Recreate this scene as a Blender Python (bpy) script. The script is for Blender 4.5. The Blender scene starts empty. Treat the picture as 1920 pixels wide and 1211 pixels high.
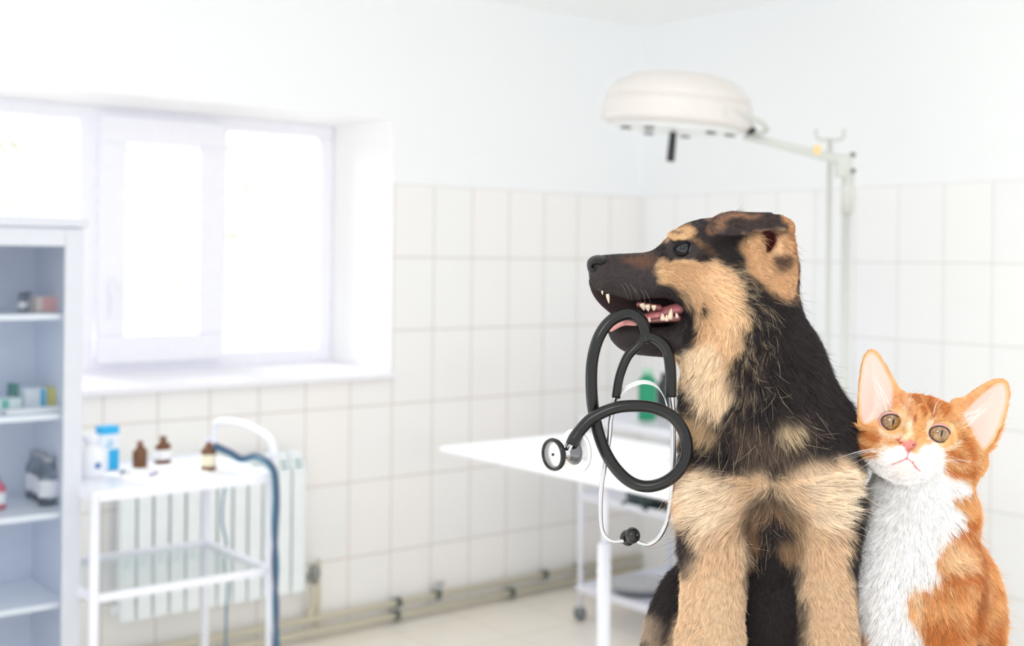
import bpy, bmesh, math, random
import numpy as np
from mathutils import Vector, Matrix, kdtree

C = bpy.context.scene.collection
SC = bpy.context.scene

# ---------------------------------------------------------------- camera
F_PX, YAW, CX0, CY0, CAM_H, HORIZON, ROLL = 2375.3, 0.67316, 0.61034, 6.04216, 1.4853, 486.34, 0.01066
cam_data = bpy.data.cameras.new('camera')
cam_data.sensor_width = 36.0
cam_data.lens = 36.0 * F_PX / 1920.0
cam_data.shift_y = -(605.5 - HORIZON) / 1920.0
cam_data.clip_start = 0.05
cam_data.dof.use_dof = True
cam_data.dof.focus_distance = 1.17
cam_data.dof.aperture_fstop = 5.6
cam = bpy.data.objects.new('camera', cam_data)
C.objects.link(cam)
RIGHT = Vector((math.cos(ROLL), 0, math.sin(ROLL)))
UP = Vector((-math.sin(ROLL), 0, math.cos(ROLL)))
cam.matrix_world = Matrix(((RIGHT.x, UP.x, 0, 0), (0, 0, -1, 0), (RIGHT.z, UP.z, 0, CAM_H), (0, 0, 0, 1)))
SC.camera = cam

# ---------------------------------------------------------------- light and exposure
SC.view_settings.view_transform = 'Standard'
SC.view_settings.look = 'None'
SC.view_settings.exposure = 0.25
SC.view_settings.gamma = 1.0
SC.view_settings.use_curve_mapping = False
wd = bpy.data.worlds.new('overcast_sky')
SC.world = wd
wd.use_nodes = True
bg = wd.node_tree.nodes['Background']
bg.inputs['Color'].default_value = (0.97, 0.985, 1.0, 1)
bg.inputs['Strength'].default_value = 1.12

CORNER = Vector((CX0, CY0, 0))
U = Vector((-math.cos(YAW), -math.sin(YAW), 0))
V = Vector((math.sin(YAW), -math.cos(YAW), 0))
PHI = YAW + math.pi
CEIL = 2.596
TILE_TOP = 1.79

def light(name, kind, loc, energy, size=1.0, rot=None, color=(1, 1, 1), sy=None):
    l = bpy.data.lights.new(name, kind)
    l.energy = energy
    l.color = color
    if kind == 'AREA':
        l.size = size
        if sy:
            l.shape = 'RECTANGLE'; l.size_y = sy
    elif kind == 'SUN':
        l.angle = size
    else:
        l.shadow_soft_size = size
    o = bpy.data.objects.new(name, l)
    o.location = loc
    if rot is not None:
        o.rotation_mode = 'QUATERNION'
        o.rotation_quaternion = Vector(rot).to_track_quat('-Z', 'Y')
    C.objects.link(o)
    return o

# winter daylight falling in through the window
sun_dir = (V * 0.75 - U * 0.42 + Vector((0, 0, -0.62))).normalized()
light('sun', 'SUN', (0, 9, 6), 6.5, math.radians(50), sun_dir, (1, 0.99, 0.97))

# added front light above and behind the camera, brightens the animals and their eyes
light('added_front_light', 'AREA', (-0.5, -0.9, 2.5), 12, 0.9, (0.35, 1.0, -0.75), (1, 0.995, 0.985), 0.6)
SC.cycles.max_bounces = 14
SC.cycles.diffuse_bounces = 9
SC.cycles.transparent_max_bounces = 24

light('added_room_fill', 'AREA', tuple(CORNER + U * 2.1 + V * 1.9 + Vector((0, 0, 2.56))), 3.0, 1.2, (0, 0, -1), (1, 0.99, 0.98), 0.6)  # unseen fill light added to lift the floor and lower walls

# ---------------------------------------------------------------- helpers
def P(px, py, Y):
    """Point of the place seen at a pixel of the photograph, Y metres into the scene."""
    s = Y / F_PX
    return Vector((0, Y, CAM_H)) + RIGHT * ((px - 960) * s) - UP * ((py - HORIZON) * s)

def ray(px, py):
    return P(px, py, 1.0) - Vector((0, 0, CAM_H))

def room(p):
    d = Vector(p) - CORNER
    return Vector((d.dot(U), d.dot(V), d.z))

def world(u, v, z):
    return CORNER + U * u + V * v + Vector((0, 0, z))

def on_v(px, py, v):
    o = Vector((0, 0, CAM_H)); r = ray(px, py)
    t = (v - room(o).y) / r.dot(V)
    return room(o + r * t)

def on_u(px, py, u):
    o = Vector((0, 0, CAM_H)); r = ray(px, py)
    t = (u - room(o).x) / r.dot(U)
    return room(o + r * t)

def on_z(px, py, z):
    o = Vector((0, 0, CAM_H)); r = ray(px, py)
    t = (z - CAM_H) / r.z
    return room(o + r * t)

def lin(c):
    c = np.asarray(c, float) / 255.0
    return np.where(c <= 0.04045, c / 12.92, ((c + 0.055) / 1.055) ** 2.4)

def mat(name, rgb, rough=0.5, metal=0.0, spec=0.5, var=0.04, scale=30.0, bump=0.0, coat=0.0, sheen=0.0, trans=0.0, sss=0.0):
    m = bpy.data.materials.new(name); m.use_nodes = True
    nt = m.node_tree; b = nt.nodes['Principled BSDF']
    c = tuple(float(x) for x in lin(rgb)) + (1,)
    tc = nt.nodes.new('ShaderNodeTexCoord')
    nz = nt.nodes.new('ShaderNodeTexNoise'); nz.inputs['Scale'].default_value = scale; nz.inputs['Detail'].default_value = 4
    nt.links.new(tc.outputs['Object'], nz.inputs['Vector'])
    mx = nt.nodes.new('ShaderNodeMix'); mx.data_type = 'RGBA'
    mx.inputs[6].default_value = tuple(x * (1 - var) for x in c[:3]) + (1,)
    mx.inputs[7].default_value = tuple(min(1, x * (1 + var)) for x in c[:3]) + (1,)
    nt.links.new(nz.outputs['Fac'], mx.inputs[0]); nt.links.new(mx.outputs[2], b.inputs['Base Color'])
    b.inputs['Roughness'].default_value = rough; b.inputs['Metallic'].default_value = metal
    b.inputs['Specular IOR Level'].default_value = spec
    b.inputs['Coat Weight'].default_value = coat
    b.inputs['Sheen Weight'].default_value = sheen
    b.inputs['Transmission Weight'].default_value = trans
    b.inputs['Subsurface Weight'].default_value = sss
    if sss: b.inputs['Subsurface Radius'].default_value = (0.004, 0.002, 0.001)
    if bump:
        bp = nt.nodes.new('ShaderNodeBump'); bp.inputs['Strength'].default_value = bump; bp.inputs['Distance'].default_value = 0.002
        nt.links.new(nz.outputs['Fac'], bp.inputs['Height']); nt.links.new(bp.outputs['Normal'], b.inputs['Normal'])
    return m

def glass(name, tint=(1, 1, 1), refl=0.12):
    m = bpy.data.materials.new(name); m.use_nodes = True
    nt = m.node_tree; nt.nodes.clear()
    out = nt.nodes.new('ShaderNodeOutputMaterial')
    tr = nt.nodes.new('ShaderNodeBsdfTransparent'); tr.inputs[0].default_value = tint + (1,)
    gl = nt.nodes.new('ShaderNodeBsdfGlossy'); gl.inputs['Roughness'].default_value = 0.02
    fr = nt.nodes.new('ShaderNodeFresnel'); fr.inputs[0].default_value = 1.45
    ad = nt.nodes.new('ShaderNodeMath'); ad.operation = 'MULTIPLY'; ad.inputs[1].default_value = refl * 8
    ad.use_clamp = True
    mx = nt.nodes.new('ShaderNodeMixShader')
    nt.links.new(fr.outputs[0], ad.inputs[0]); nt.links.new(ad.outputs[0], mx.inputs[0])
    nt.links.new(tr.outputs[0], mx.inputs[1]); nt.links.new(gl.outputs[0], mx.inputs[2]); nt.links.new(mx.outputs[0], out.inputs[0])
    return m

class MB:
    """Collects shapes in one frame and links them as ONE mesh object."""
    def __init__(s):
        s.v = []; s.f = []; s.smooth = []
    def add(s, vs, fs, smooth=False):
        n = len(s.v)
        s.v += [Vector(v) for v in vs]
        s.f += [tuple(i + n for i in f) for f in fs]
        s.smooth += [smooth] * len(fs)
        return s
    def box(s, a, b):
        (x0, y0, z0), (x1, y1, z1) = [tuple(min(i, j) for i, j in zip(a, b)), tuple(max(i, j) for i, j in zip(a, b))]
        return s.add([(x0, y0, z0), (x1, y0, z0), (x1, y1, z0), (x0, y1, z0), (x0, y0, z1), (x1, y0, z1), (x1, y1, z1), (x0, y1, z1)],
                     [(3, 2, 1, 0), (4, 5, 6, 7), (0, 1, 5, 4), (1, 2, 6, 5), (2, 3, 7, 6), (3, 0, 4, 7)])
    def tube(s, pts, r, n=12, cap=True):
        pts = [Vector(p) for p in pts]
        rs = r if hasattr(r, '__len__') else [r] * len(pts)
        rings = []; prev = None
        for i, p in enumerate(pts):
            t = (pts[min(i + 1, len(pts) - 1)] - pts[max(i - 1, 0)]).normalized()
            if prev is None:
                a = Vector((0, 0, 1)) if abs(t.z) < 0.9 else Vector((1, 0, 0))
                x = t.cross(a).normalized()
            else:
                x = (prev - t * prev.dot(t)).normalized()
            prev = x; y = t.cross(x)
            rings.append([p + (x * math.cos(2 * math.pi * k / n) + y * math.sin(2 * math.pi * k / n)) * rs[i] for k in range(n)])
        vs = [q for rg in rings for q in rg]; fs = []
        for i in range(len(rings) - 1):
            for k in range(n):
                fs.append((i * n + k, i * n + (k + 1) % n, (i + 1) * n + (k + 1) % n, (i + 1) * n + k))
        s.add(vs, fs, True)
        if cap:
            m = len(s.v) - len(vs)
            s.f.append(tuple(m + k for k in reversed(range(n)))); s.smooth.append(False)
            s.f.append(tuple(m + (len(rings) - 1) * n + k for k in range(n))); s.smooth.append(False)
        return s
    def lathe(s, prof, base=(0, 0, 0), axis=(0, 0, 1), n=28, smooth=True):
        ax = Vector(axis).normalized(); a = Vector((1, 0, 0)) if abs(ax.x) < 0.9 else Vector((0, 1, 0))
        x = ax.cross(a).normalized(); y = ax.cross(x); b = Vector(base)
        vs = [b + ax * h + (x * math.cos(2 * math.pi * k / n) + y * math.sin(2 * math.pi * k / n)) * max(r, 1e-5) for r, h in prof for k in range(n)]
        fs = []
        for i in range(len(prof) - 1):
            for k in range(n):
                fs.append((i * n + k, i * n + (k + 1) % n, (i + 1) * n + (k + 1) % n, (i + 1) * n + k))
        fs.append(tuple(reversed(range(n)))); fs.append(tuple((len(prof) - 1) * n + k for k in range(n)))
        return s.add(vs, fs, smooth)
    def shift(s, d):
        d = Vector(d); s.v = [v + d for v in s.v]; return s
    def build(s, name, m, parent=None, bevel=0.0, origin=(0, 0, 0)):
        me = bpy.data.meshes.new(name)
        o0 = Vector(origin)
        me.from_pydata([tuple(v - o0) for v in s.v], [], s.f)
        bm = bmesh.new(); bm.from_mesh(me)
        bmesh.ops.recalc_face_normals(bm, faces=bm.faces)
        bm.to_mesh(me); bm.free()
        if len(me.polygons) == len(s.smooth):
            me.polygons.foreach_set('use_smooth', s.smooth)
        me.materials.append(m)
        o = bpy.data.objects.new(name, me); C.objects.link(o)
        if parent: o.parent = parent
        if bevel:
            bv = o.modifiers.new('bevel', 'BEVEL'); bv.width = bevel; bv.segments = 2; bv.limit_method = 'ANGLE'
            bv.harden_normals = False
        return o

def spline(pts, n=10):
    """Catmull-Rom through the points."""
    pts = [Vector(p) for p in pts]; out = []
    for i in range(len(pts) - 1):
        p0 = pts[max(i - 1, 0)]; p1 = pts[i]; p2 = pts[i + 1]; p3 = pts[min(i + 2, len(pts) - 1)]
        for k in range(n):
            t = k / n
            out.append(0.5 * ((2 * p1) + (p2 - p0) * t + (2 * p0 - 5 * p1 + 4 * p2 - p3) * t * t + (3 * p1 - p0 - 3 * p2 + p3) * t ** 3))
    out.append(pts[-1]); return out

def tag(o, label, cat, group=None, kind=None):
    o['label'] = label; o['category'] = cat
    if group: o['group'] = group
    if kind: o['kind'] = kind
    return o

def thing(name, label, cat, base=(0, 0, 0), group=None, frame='room'):
    """An Empty at the thing's base. Room frame: base is (u, v, z) and the parts are built relative to it."""
    o = bpy.data.objects.new(name, None); o.empty_display_size = 0.05; C.objects.link(o)
    if frame == 'room':
        o.location = world(*base); o.rotation_euler = (0, 0, PHI)
    else:
        o.location = base
    return tag(o, label, cat, group)

def struct(o):
    o['kind'] = 'structure'; return o

def place_room(o, base=(0, 0, 0)):
    o.location = world(*base); o.rotation_euler = (0, 0, PHI); return o

def copy_tree(o, parent=None):
    c = o.copy(); C.objects.link(c)
    if parent: c.parent = parent
    for ch in [x for x in C.objects if x.parent == o]:
        copy_tree(ch, c)
    return c
# ---------------------------------------------------------------- materials of the room
def node_math(nt, op, a, b=None):
    n = nt.nodes.new('ShaderNodeMath'); n.operation = op
    for i, x in enumerate((a, b)):
        if x is None: continue
        if isinstance(x, (int, float)): n.inputs[i].default_value = x
        else: nt.links.new(x, n.inputs[i])
    return n.outputs[0]

def tile_wall_mat(name, axis, off, paint, tile_a, tile_b, grout):
    m = bpy.data.materials.new(name); m.use_nodes = True
    nt = m.node_tree; b = nt.nodes['Principled BSDF']; L = nt.links
    tc = nt.nodes.new('ShaderNodeTexCoord'); sp = nt.nodes.new('ShaderNodeSeparateXYZ')
    L.new(tc.outputs['Object'], sp.inputs[0])
    cb = nt.nodes.new('ShaderNodeCombineXYZ')
    L.new(node_math(nt, 'ADD', sp.outputs[axis], 20.0 - off), cb.inputs[0])
    L.new(node_math(nt, 'ADD', sp.outputs[2], 30.0 - TILE_TOP), cb.inputs[1])
    br = nt.nodes.new('ShaderNodeTexBrick'); br.offset = 0.0; br.squash = 1.0
    br.inputs['Scale'].default_value = 1.0; br.inputs['Brick Width'].default_value = 0.2; br.inputs['Row Height'].default_value = 0.3
    br.inputs['Mortar Size'].default_value = 0.0032; br.inputs['Mortar Smooth'].default_value = 0.2
    br.inputs['Color1'].default_value = tuple(lin(tile_a)) + (1,); br.inputs['Color2'].default_value = tuple(lin(tile_b)) + (1,)
    br.inputs['Mortar'].default_value = tuple(lin(grout)) + (1,)
    L.new(cb.outputs[0], br.inputs['Vector'])
    up = node_math(nt, 'GREATER_THAN', sp.outputs[2], TILE_TOP)
    mx = nt.nodes.new('ShaderNodeMix'); mx.data_type = 'RGBA'
    L.new(up, mx.inputs[0]); L.new(br.outputs['Color'], mx.inputs[6]); mx.inputs[7].default_value = tuple(lin(paint)) + (1,)
    L.new(mx.outputs[2], b.inputs['Base Color'])
    # glazed tile below, matt paint above
    rg = node_math(nt, 'ADD', node_math(nt, 'MULTIPLY', up, 0.55), 0.14)
    L.new(node_math(nt, 'ADD', rg, node_math(nt, 'MULTIPLY', br.outputs['Fac'], 0.4)), b.inputs['Roughness'])
    bp = nt.nodes.new('ShaderNodeBump'); bp.inputs['Strength'].default_value = 0.4; bp.inputs['Distance'].default_value = 0.002; bp.invert = True
    L.new(node_math(nt, 'MULTIPLY', br.outputs['Fac'], node_math(nt, 'SUBTRACT', 1.0, up)), bp.inputs['Height'])
    L.new(bp.outputs['Normal'], b.inputs['Normal'])
    return m

M_wallL = tile_wall_mat('glazed_wall_tiles', 0, -0.0009, (246, 248, 250), (247, 244, 243), (244, 244, 243), (214, 206, 200))
M_wallR = tile_wall_mat('glazed_wall_tiles_right', 1, 0.0272, (246, 248, 250), (249, 249, 249), (246, 247, 248), (224, 223, 221))

def grid_mat(name, w, h, mort, a, b_, g, rough, rot=0.0, bump=0.3):
    m = bpy.data.materials.new(name); m.use_nodes = True
    nt = m.node_tree; b = nt.nodes['Principled BSDF']; L = nt.links
    tc = nt.nodes.new('ShaderNodeTexCoord'); mp = nt.nodes.new('ShaderNodeMapping')
    mp.inputs['Rotation'].default_value = (0, 0, rot); mp.inputs['Location'].default_value = (20, 20, 0)
    L.new(tc.outputs['Object'], mp.inputs[0])
    br = nt.nodes.new('ShaderNodeTexBrick'); br.offset = 0; br.inputs['Scale'].default_value = 1
    br.inputs['Brick Width'].default_value = w; br.inputs['Row Height'].default_value = h; br.inputs['Mortar Size'].default_value = mort
    br.inputs['Color1'].default_value = tuple(lin(a)) + (1,); br.inputs['Color2'].default_value = tuple(lin(b_)) + (1,); br.inputs['Mortar'].default_value = tuple(lin(g)) + (1,)
    L.new(mp.outputs[0], br.inputs['Vector'])
    nz = nt.nodes.new('ShaderNodeTexNoise'); nz.inputs['Scale'].default_value = 6; nz.inputs['Detail'].default_value = 5
    L.new(tc.outputs['Object'], nz.inputs['Vector'])
    mx = nt.nodes.new('ShaderNodeMix'); mx.data_type = 'RGBA'; mx.blend_type = 'MULTIPLY'; mx.inputs[0].default_value = 0.25
    L.new(br.outputs['Color'], mx.inputs[6]); L.new(nz.outputs['Color'], mx.inputs[7])
    cr = nt.nodes.new('ShaderNodeValToRGB'); cr.color_ramp.elements[0].color = (0.955, 0.94, 0.915, 1); cr.color_ramp.elements[1].color = (1, 1, 1, 1)
    cr.color_ramp.elements[0].position = 0.35; cr.color_ramp.elements[1].position = 0.6
    L.new(nz.outputs['Fac'], cr.inputs[0]); L.new(cr.outputs[0], mx.inputs[7])
    L.new(mx.outputs[2], b.inputs['Base Color']); b.inputs['Roughness'].default_value = rough
    return m

M_floor = grid_mat('beige_floor_tiles', 0.33, 0.33, 0.003, (252, 248, 240), (250, 243, 231), (226, 216, 202), 0.3, 0.0)
M_ceil = mat('ceiling_paint', (250, 252, 252), 0.8, var=0.01)
M_plaster = mat('white_plaster', (250, 250, 250), 0.7)
M_pvc = mat('white_pvc', (243, 243, 250), 0.35)
M_whitemetal = mat('white_enamel', (238, 240, 250), 0.3)
M_rad = mat('radiator_enamel', (242, 248, 251), 0.3)
M_pipe = mat('cream_pipe_paint', (214, 208, 188), 0.45)
M_bracket = mat('grey_green_clip', (92, 102, 96), 0.5)
M_glass = glass('window_glass')
M_cabglass = glass('cabinet_glass', (0.975, 0.985, 0.995), 0.04)
M_steel = mat('brushed_steel', (200, 202, 205), 0.25, 1.0)
M_black = mat('black_plastic', (30, 31, 33), 0.35)

# ---------------------------------------------------------------- the setting
def plane_slab(name, a, b, m):
    mb = MB().box(a, b); o = mb.build(name, m); place_room(o); return struct(o)

ROOM_U, ROOM_V = 6.2, 4.6
plane_slab('floor', (-0.2, -0.2, -0.1), (ROOM_U, 6.2, 0.0), M_floor)
plane_slab('ceiling', (-0.2, -0.5, CEIL), (ROOM_U, ROOM_V, CEIL + 0.12), M_ceil)
plane_slab('wall_right', (-0.2, 0.0, 0.0), (0.0, ROOM_V, CEIL), M_wallR)

# window opening in the left wall: splayed, 0.36 m deep
RV = -0.36
o_r = on_v(738, 222, 0).x; o_top = on_v(738, 222, 0).z; o_bot = on_v(738, 697, 0).z
i_r = on_v(624, 300, RV).x; i_top = on_v(622, 236, RV).z; i_bot = on_v(622, 676, RV).z
o_l = 3.95; i_l = o_l - (i_r - o_r)
WT = -0.46
mb = MB()
def quad(mb, *p): mb.add(p, [tuple(range(len(p)))])
for v in (0.0, WT):
    lo, hi, zt, zb = (o_r, o_l, o_top, o_bot) if v == 0.0 else (i_r, i_l, i_top, i_bot)
    quad(mb, (0, v, 0), (lo, v, 0), (lo, v, CEIL), (0, v, CEIL))
    quad(mb, (hi, v, 0), (ROOM_U, v, 0), (ROOM_U, v, CEIL), (hi, v, CEIL))
    quad(mb, (lo, v, 0), (hi, v, 0), (hi, v, zb), (lo, v, zb))
    quad(mb, (lo, v, zt), (hi, v, zt), (hi, v, CEIL), (lo, v, CEIL))
for (a, b_) in (((0, 0), (0, CEIL)), ((ROOM_U, 0), (ROOM_U, CEIL))):
    quad(mb, (a[0], 0, a[1]), (a[0], WT, a[1]), (b_[0], WT, b_[1]), (b_[0], 0, b_[1]))
wl = mb.build('wall_left', M_wallL); place_room(wl); struct(wl)
# plastered reveal of the window
mb = MB(); e = 0.004
def reveal(a, b_, c, d, n):
    p = [Vector(x) for x in (a, b_, c, d)]; n = Vector(n) * 0.012
    q = [x + n for x in p]
    mb.add(p + q, [(0, 1, 2, 3), (7, 6, 5, 4), (0, 1, 5, 4), (1, 2, 6, 5), (2, 3, 7, 6), (3, 0, 4, 7)])
rb, rt = o_bot, o_top - .002
reveal((o_r + .002, .002, rb), (i_r + .002, WT, i_bot), (i_r + .002, WT, i_top), (o_r + .002, .002, rt), (-.2, 0, 0))
reveal((o_l - .002, .002, rb), (i_l - .002, WT, i_bot), (i_l - .002, WT, i_top), (o_l - .002, .002, rt), (.2, 0, 0))
reveal((o_r, .002, rt), (i_r, WT, i_top - .002), (i_l, WT, i_top - .002), (o_l, .002, rt), (0, 0, .2))
tr = mb.build('trim_1', M_plaster); place_room(tr); struct(tr)
mb = MB()
mb.add([(o_r, 0.035, o_bot), (i_r, RV, i_bot), (i_l, RV, i_bot), (o_l, 0.035, o_bot),
        (o_r, 0.035, o_bot - 0.022), (i_r, WT, i_bot - 0.03), (i_l, WT, i_bot - 0.03), (o_l, 0.035, o_bot - 0.022)],
       [(0, 1, 2, 3), (7, 6, 5, 4), (0, 1, 5, 4), (1, 2, 6, 5), (2, 3, 7, 6), (3, 0, 4, 7)])
ws = mb.build('trim_2', M_pvc, bevel=0.003); place_room(ws); struct(ws)

# the window itself
fd = 0.06
win = bpy.data.objects.new('window_1', None); C.objects.link(win); place_room(win); win['kind'] = 'structure'
def upx(px): return on_v(px, 450, RV).x
zt = i_top; zb = i_bot
def frame_bars(name, u0, u1, z0, z1, w, v0, v1, m=M_pvc, parent=win, bevel=0.006):
    mb = MB()
    mb.box((u0, v0, z0), (u1, v1, z0 + w)); mb.box((u0, v0, z1 - w), (u1, v1, z1))
    mb.box((u0, v0, z0 + w), (u0 + w, v1, z1 - w)); mb.box((u1 - w, v0, z0 + w), (u1, v1, z1 - w))
    return mb.build(name, m, parent, bevel)
frame_bars('window_frame', i_r, i_l, zb, zt, 0.055, RV - fd, RV)
mull = [(upx(424), upx(412)), (upx(180), upx(150))]
for k, (a, b_) in enumerate(mull):
    MB().box((a, RV - fd, zb + 0.03), (b_, RV - 0.004, zt - 0.03)).build('mullion', M_pvc, win, 0.004)
s0, s1 = upx(414), upx(180)
sash = frame_bars('window_sash', s0, s1, zb + 0.03, zt - 0.03, 0.104, RV - 0.01, RV + 0.035)
MB().box((s0 + .07, RV + .005, zb + .09), (s1 - .07, RV + .011, zt - .09)).build('pane', M_glass, sash)
MB().box((i_r + .03, RV - .034, zb + .03), (mull[0][0] + .01, RV - .028, zt - .03)).build('pane', M_glass, win)
MB().box((mull[1][1] - .01, RV - .034, zb + .03), (i_l - .03, RV - .028, zt - .03)).build('pane', M_glass, win)
hd = MB().box((s1 - .06, RV + .035, 1.34), (s1 - .035, RV + .05, 1.40)); hd.box((s1 - .055, RV + .05, 1.25), (s1 - .04, RV + .062, 1.385))
hd.build('handle', M_pvc, sash, 0.003)

# ---------------------------------------------------------------- outside the window
M_snow = mat('snow', (250, 251, 253), 0.9, scale=3)
so = MB().box((-14, -30, -0.5), (22, -0.6, -0.42)).build('ground_outside', M_snow); place_room(so); so['kind'] = 'structure'
M_leaf = mat('pale_frosted_leaves', (204, 209, 197), 0.8, var=0.15)
M_bark = mat('frosted_bark', (226, 224, 220), 0.9)
rng = random.Random(5)
def tree(u, v, h, r, label):
    t = thing('garden_tree', label, 'tree', (u, v, -0.42), 'snowy trees outside the window')
    mb = MB(); mb.tube([(0, 0, 0), (0.03, 0, h * .4), (0, 0.04, h * .75), (0.05, 0, h)], [.09, .07, .04, .015], 8)
    for k in range(9):
        a = rng.uniform(0, 6.28); z0 = h * rng.uniform(.35, .8); l = r * rng.uniform(.6, 1)
        mb.tube([(0, 0, z0), (math.cos(a) * l * .5, math.sin(a) * l * .5, z0 + l * .25), (math.cos(a) * l, math.sin(a) * l, z0 + l * .5)], [.03, .02, .008], 6)
    mb.build('trunk', M_bark, t)
    mb = MB()
    for k in range(900):
        a = rng.uniform(0, 6.28); q = r * rng.random() ** .45; zz = h * rng.uniform(.4, 1.08)
        q *= max(.15, 1 - abs(zz / h - .68) * 1.4)
        c = Vector((math.cos(a) * q, math.sin(a) * q, zz)); s = rng.uniform(.05, .1)
        n = Vector((rng.uniform(-1, 1), rng.uniform(-1, 1), rng.uniform(-.3, 1))).normalized(); x = n.orthogonal().normalized(); y = n.cross(x)
        mb.add([c - x * s, c - y * s * .5, c + x * s, c + y * s * .5], [(0, 1, 2, 3)])
    mb.build('foliage', M_leaf, t)
tree(1.2, -7.5, 3.3, 1.0, 'pale frosted tree seen through the middle window pane')
tree(-1.4, -8.5, 3.6, 1.1, 'pale frosted tree seen through the right window pane')
pk = on_v(455, 600, -4.0)
po = MB().box((-.06, -.02, 0), (.06, .02, 1.5)).build('marker_post', mat('faded_red_paint', (226, 196, 194), 0.7)); place_room(po, (pk.x, -4.0, -0.42))
tag(po, 'pale pink post standing outside behind the right window pane', 'post')

# ---------------------------------------------------------------- heating pipes and radiator
def pipe_run(z, v, r, label):
    t = thing('heating_pipe', label, 'pipe', (0, 0, 0), 'heating pipes along the foot of the left wall')
    MB().tube([(0.01, v, z), (6.0, v, z)], r, 14).build('pipe_tube', M_pipe, t)
    return t
pA = pipe_run(0.034, 0.035, 0.015, 'cream heating pipe lowest along the foot of the tiled wall')
pB = pipe_run(0.086, 0.035, 0.013, 'cream heating pipe running just above the lowest one along the wall')
def clip(px, z, par, r):
    u = on_v(px, 1120, 0.03).x
    mb = MB().box((u - .012, 0.0, z - .008), (u + .012, .022, z + .008))
    mb.lathe([(r + .006, -.011), (r + .006, .011)], (u, .035, z), (1, 0, 0), 16)
    mb.box((u - .008, .03, z), (u + .008, .055, z + .02))
    mb.build('pipe_clip', M_bracket, par, 0.001)
for px in (742, 957): clip(px, 0.034, pA, .016)
for px in (745, 819, 1019, 1085): clip(px, 0.086, pB, .014)
tap = on_v(823, 1100, .03)
vt = MB().tube([(tap.x, .035, .086), (tap.x, .035, .125)], .012, 12); vt.box((tap.x - .02, .028, .125), (tap.x + .02, .045, .138)); vt.build('drain_valve', M_steel, pB, .002)

r0 = on_v(575, 850, .11); r1 = on_v(226, 900, .11)
rz1 = on_v(575, 846, .11).z; rz0 = on_v(575, 1112, .11).z
n_sec = 12; sw = (r1.x - r0.x) / n_sec
rad = thing('radiator', 'white sectional radiator on the tiled wall under the window', 'radiator', (r0.x, 0, rz0))
rh = rz1 - rz0
for k in range(n_sec):
    mb = MB(); a = k * sw + .0045; b_ = (k + 1) * sw - .0045
    mb.box((a, .095, .01), (b_, .112, rh - .07))
    mb.box((a + .012, .04, 0), (b_ - .012, .095, rh - .01))
    mb.add([(a, .112, rh - .07), (b_, .112, rh - .07), (b_, .075, rh), (a, .075, rh), (a, .085, rh - .07), (b_, .085, rh - .07), (b_, .055, rh), (a, .055, rh)],
           [(0, 1, 2, 3), (7, 6, 5, 4), (0, 3, 7, 4), (1, 5, 6, 2), (3, 2, 6, 7), (0, 4, 5, 1)])
    sct = mb.build('radiator_section', M_rad, rad, .003)
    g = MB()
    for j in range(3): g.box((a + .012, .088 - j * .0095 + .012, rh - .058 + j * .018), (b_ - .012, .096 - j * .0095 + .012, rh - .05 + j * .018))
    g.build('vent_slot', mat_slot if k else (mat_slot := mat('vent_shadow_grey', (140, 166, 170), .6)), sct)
for z in (.045, rh - .06):
    MB().tube([(-.012, .075, z), (n_sec * sw + .01, .075, z)], .018, 12).build('header_tube', M_rad, rad)
mb = MB().tube([(-.02, .075, .045), (-.055, .075, .045)], .014, 12); mb.lathe([(.02, 0), (.022, .02), (.016, .045)], (-.06, .075, .045), (0, 0, 1), 14)
mb.lathe([(.014, 0), (.014, .03)], (-.06, .075, .02), (0, 0, 1), 14)
mb.build('valve', mat('dull_chrome', (150, 152, 148), .35, .8), rad, .001)
MB().tube(spline([(-.06, .075, .03), (-.06, .07, -.04), (-.062, .04, 0.11 - rz0), (-.062, .035, 0.09 - rz0)], 6), .012, 12).build('feed_pipe', M_pipe, rad)
MB().tube([(-.1, .035, .1), (-.1, .035, 0.04 - rz0)], .009, 12).build('feed_pipe', M_pipe, rad)

# ---------------------------------------------------------------- glazed medicine cabinet on the left
M_cab = mat('white_cabinet_steel', (212, 216, 226), 0.35)
M_cabin = mat('cabinet_blue_grey_lining', (224, 230, 242), 0.5)
cu0 = on_v(150, 800, .87).x; cz1 = on_v(100, 412, .87).z
cu1 = cu0 + .80; cv1 = .87; cv0 = .53
cabinet = thing('medicine_cabinet', 'tall white glazed medicine cabinet at the left beside the trolley', 'cabinet', (cu0, cv0, 0))
cw = cu1 - cu0; cd = cv1 - cv0
MB().box((0, 0, .1), (.018, cd, cz1 - .02)).build('side_panel', M_cab, cabinet, .002)
MB().box((cw - .018, 0, .1), (cw, cd, cz1 - .02)).build('side_panel', M_cab, cabinet, .002)
MB().box((.018, 0, .1), (cw - .018, .012, cz1 - .02)).build('back_panel', M_cabin, cabinet)
MB().box((.018, .012, .12), (.021, cd - .03, cz1 - .03)).build('lining', M_cabin, cabinet)
MB().box((-.008, -.005, cz1 - .02), (cw + .008, cd + .03, cz1 + .006)).build('top_panel', M_cab, cabinet, .004)
MB().box((0, 0, .08), (cw, cd, .11)).build('bottom_panel', M_cab, cabinet, .002)
for a, b_ in ((.03, .03), (cw - .03, .03), (.03, cd - .03), (cw - .03, cd - .03)):
    MB().tube([(a, b_, 0), (a, b_, .085)], .014).build('leg', M_cab, cabinet)
def cab_u(px): return on_v(px, 800, cv1).x - cu0
doorw = cw / 2
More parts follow.
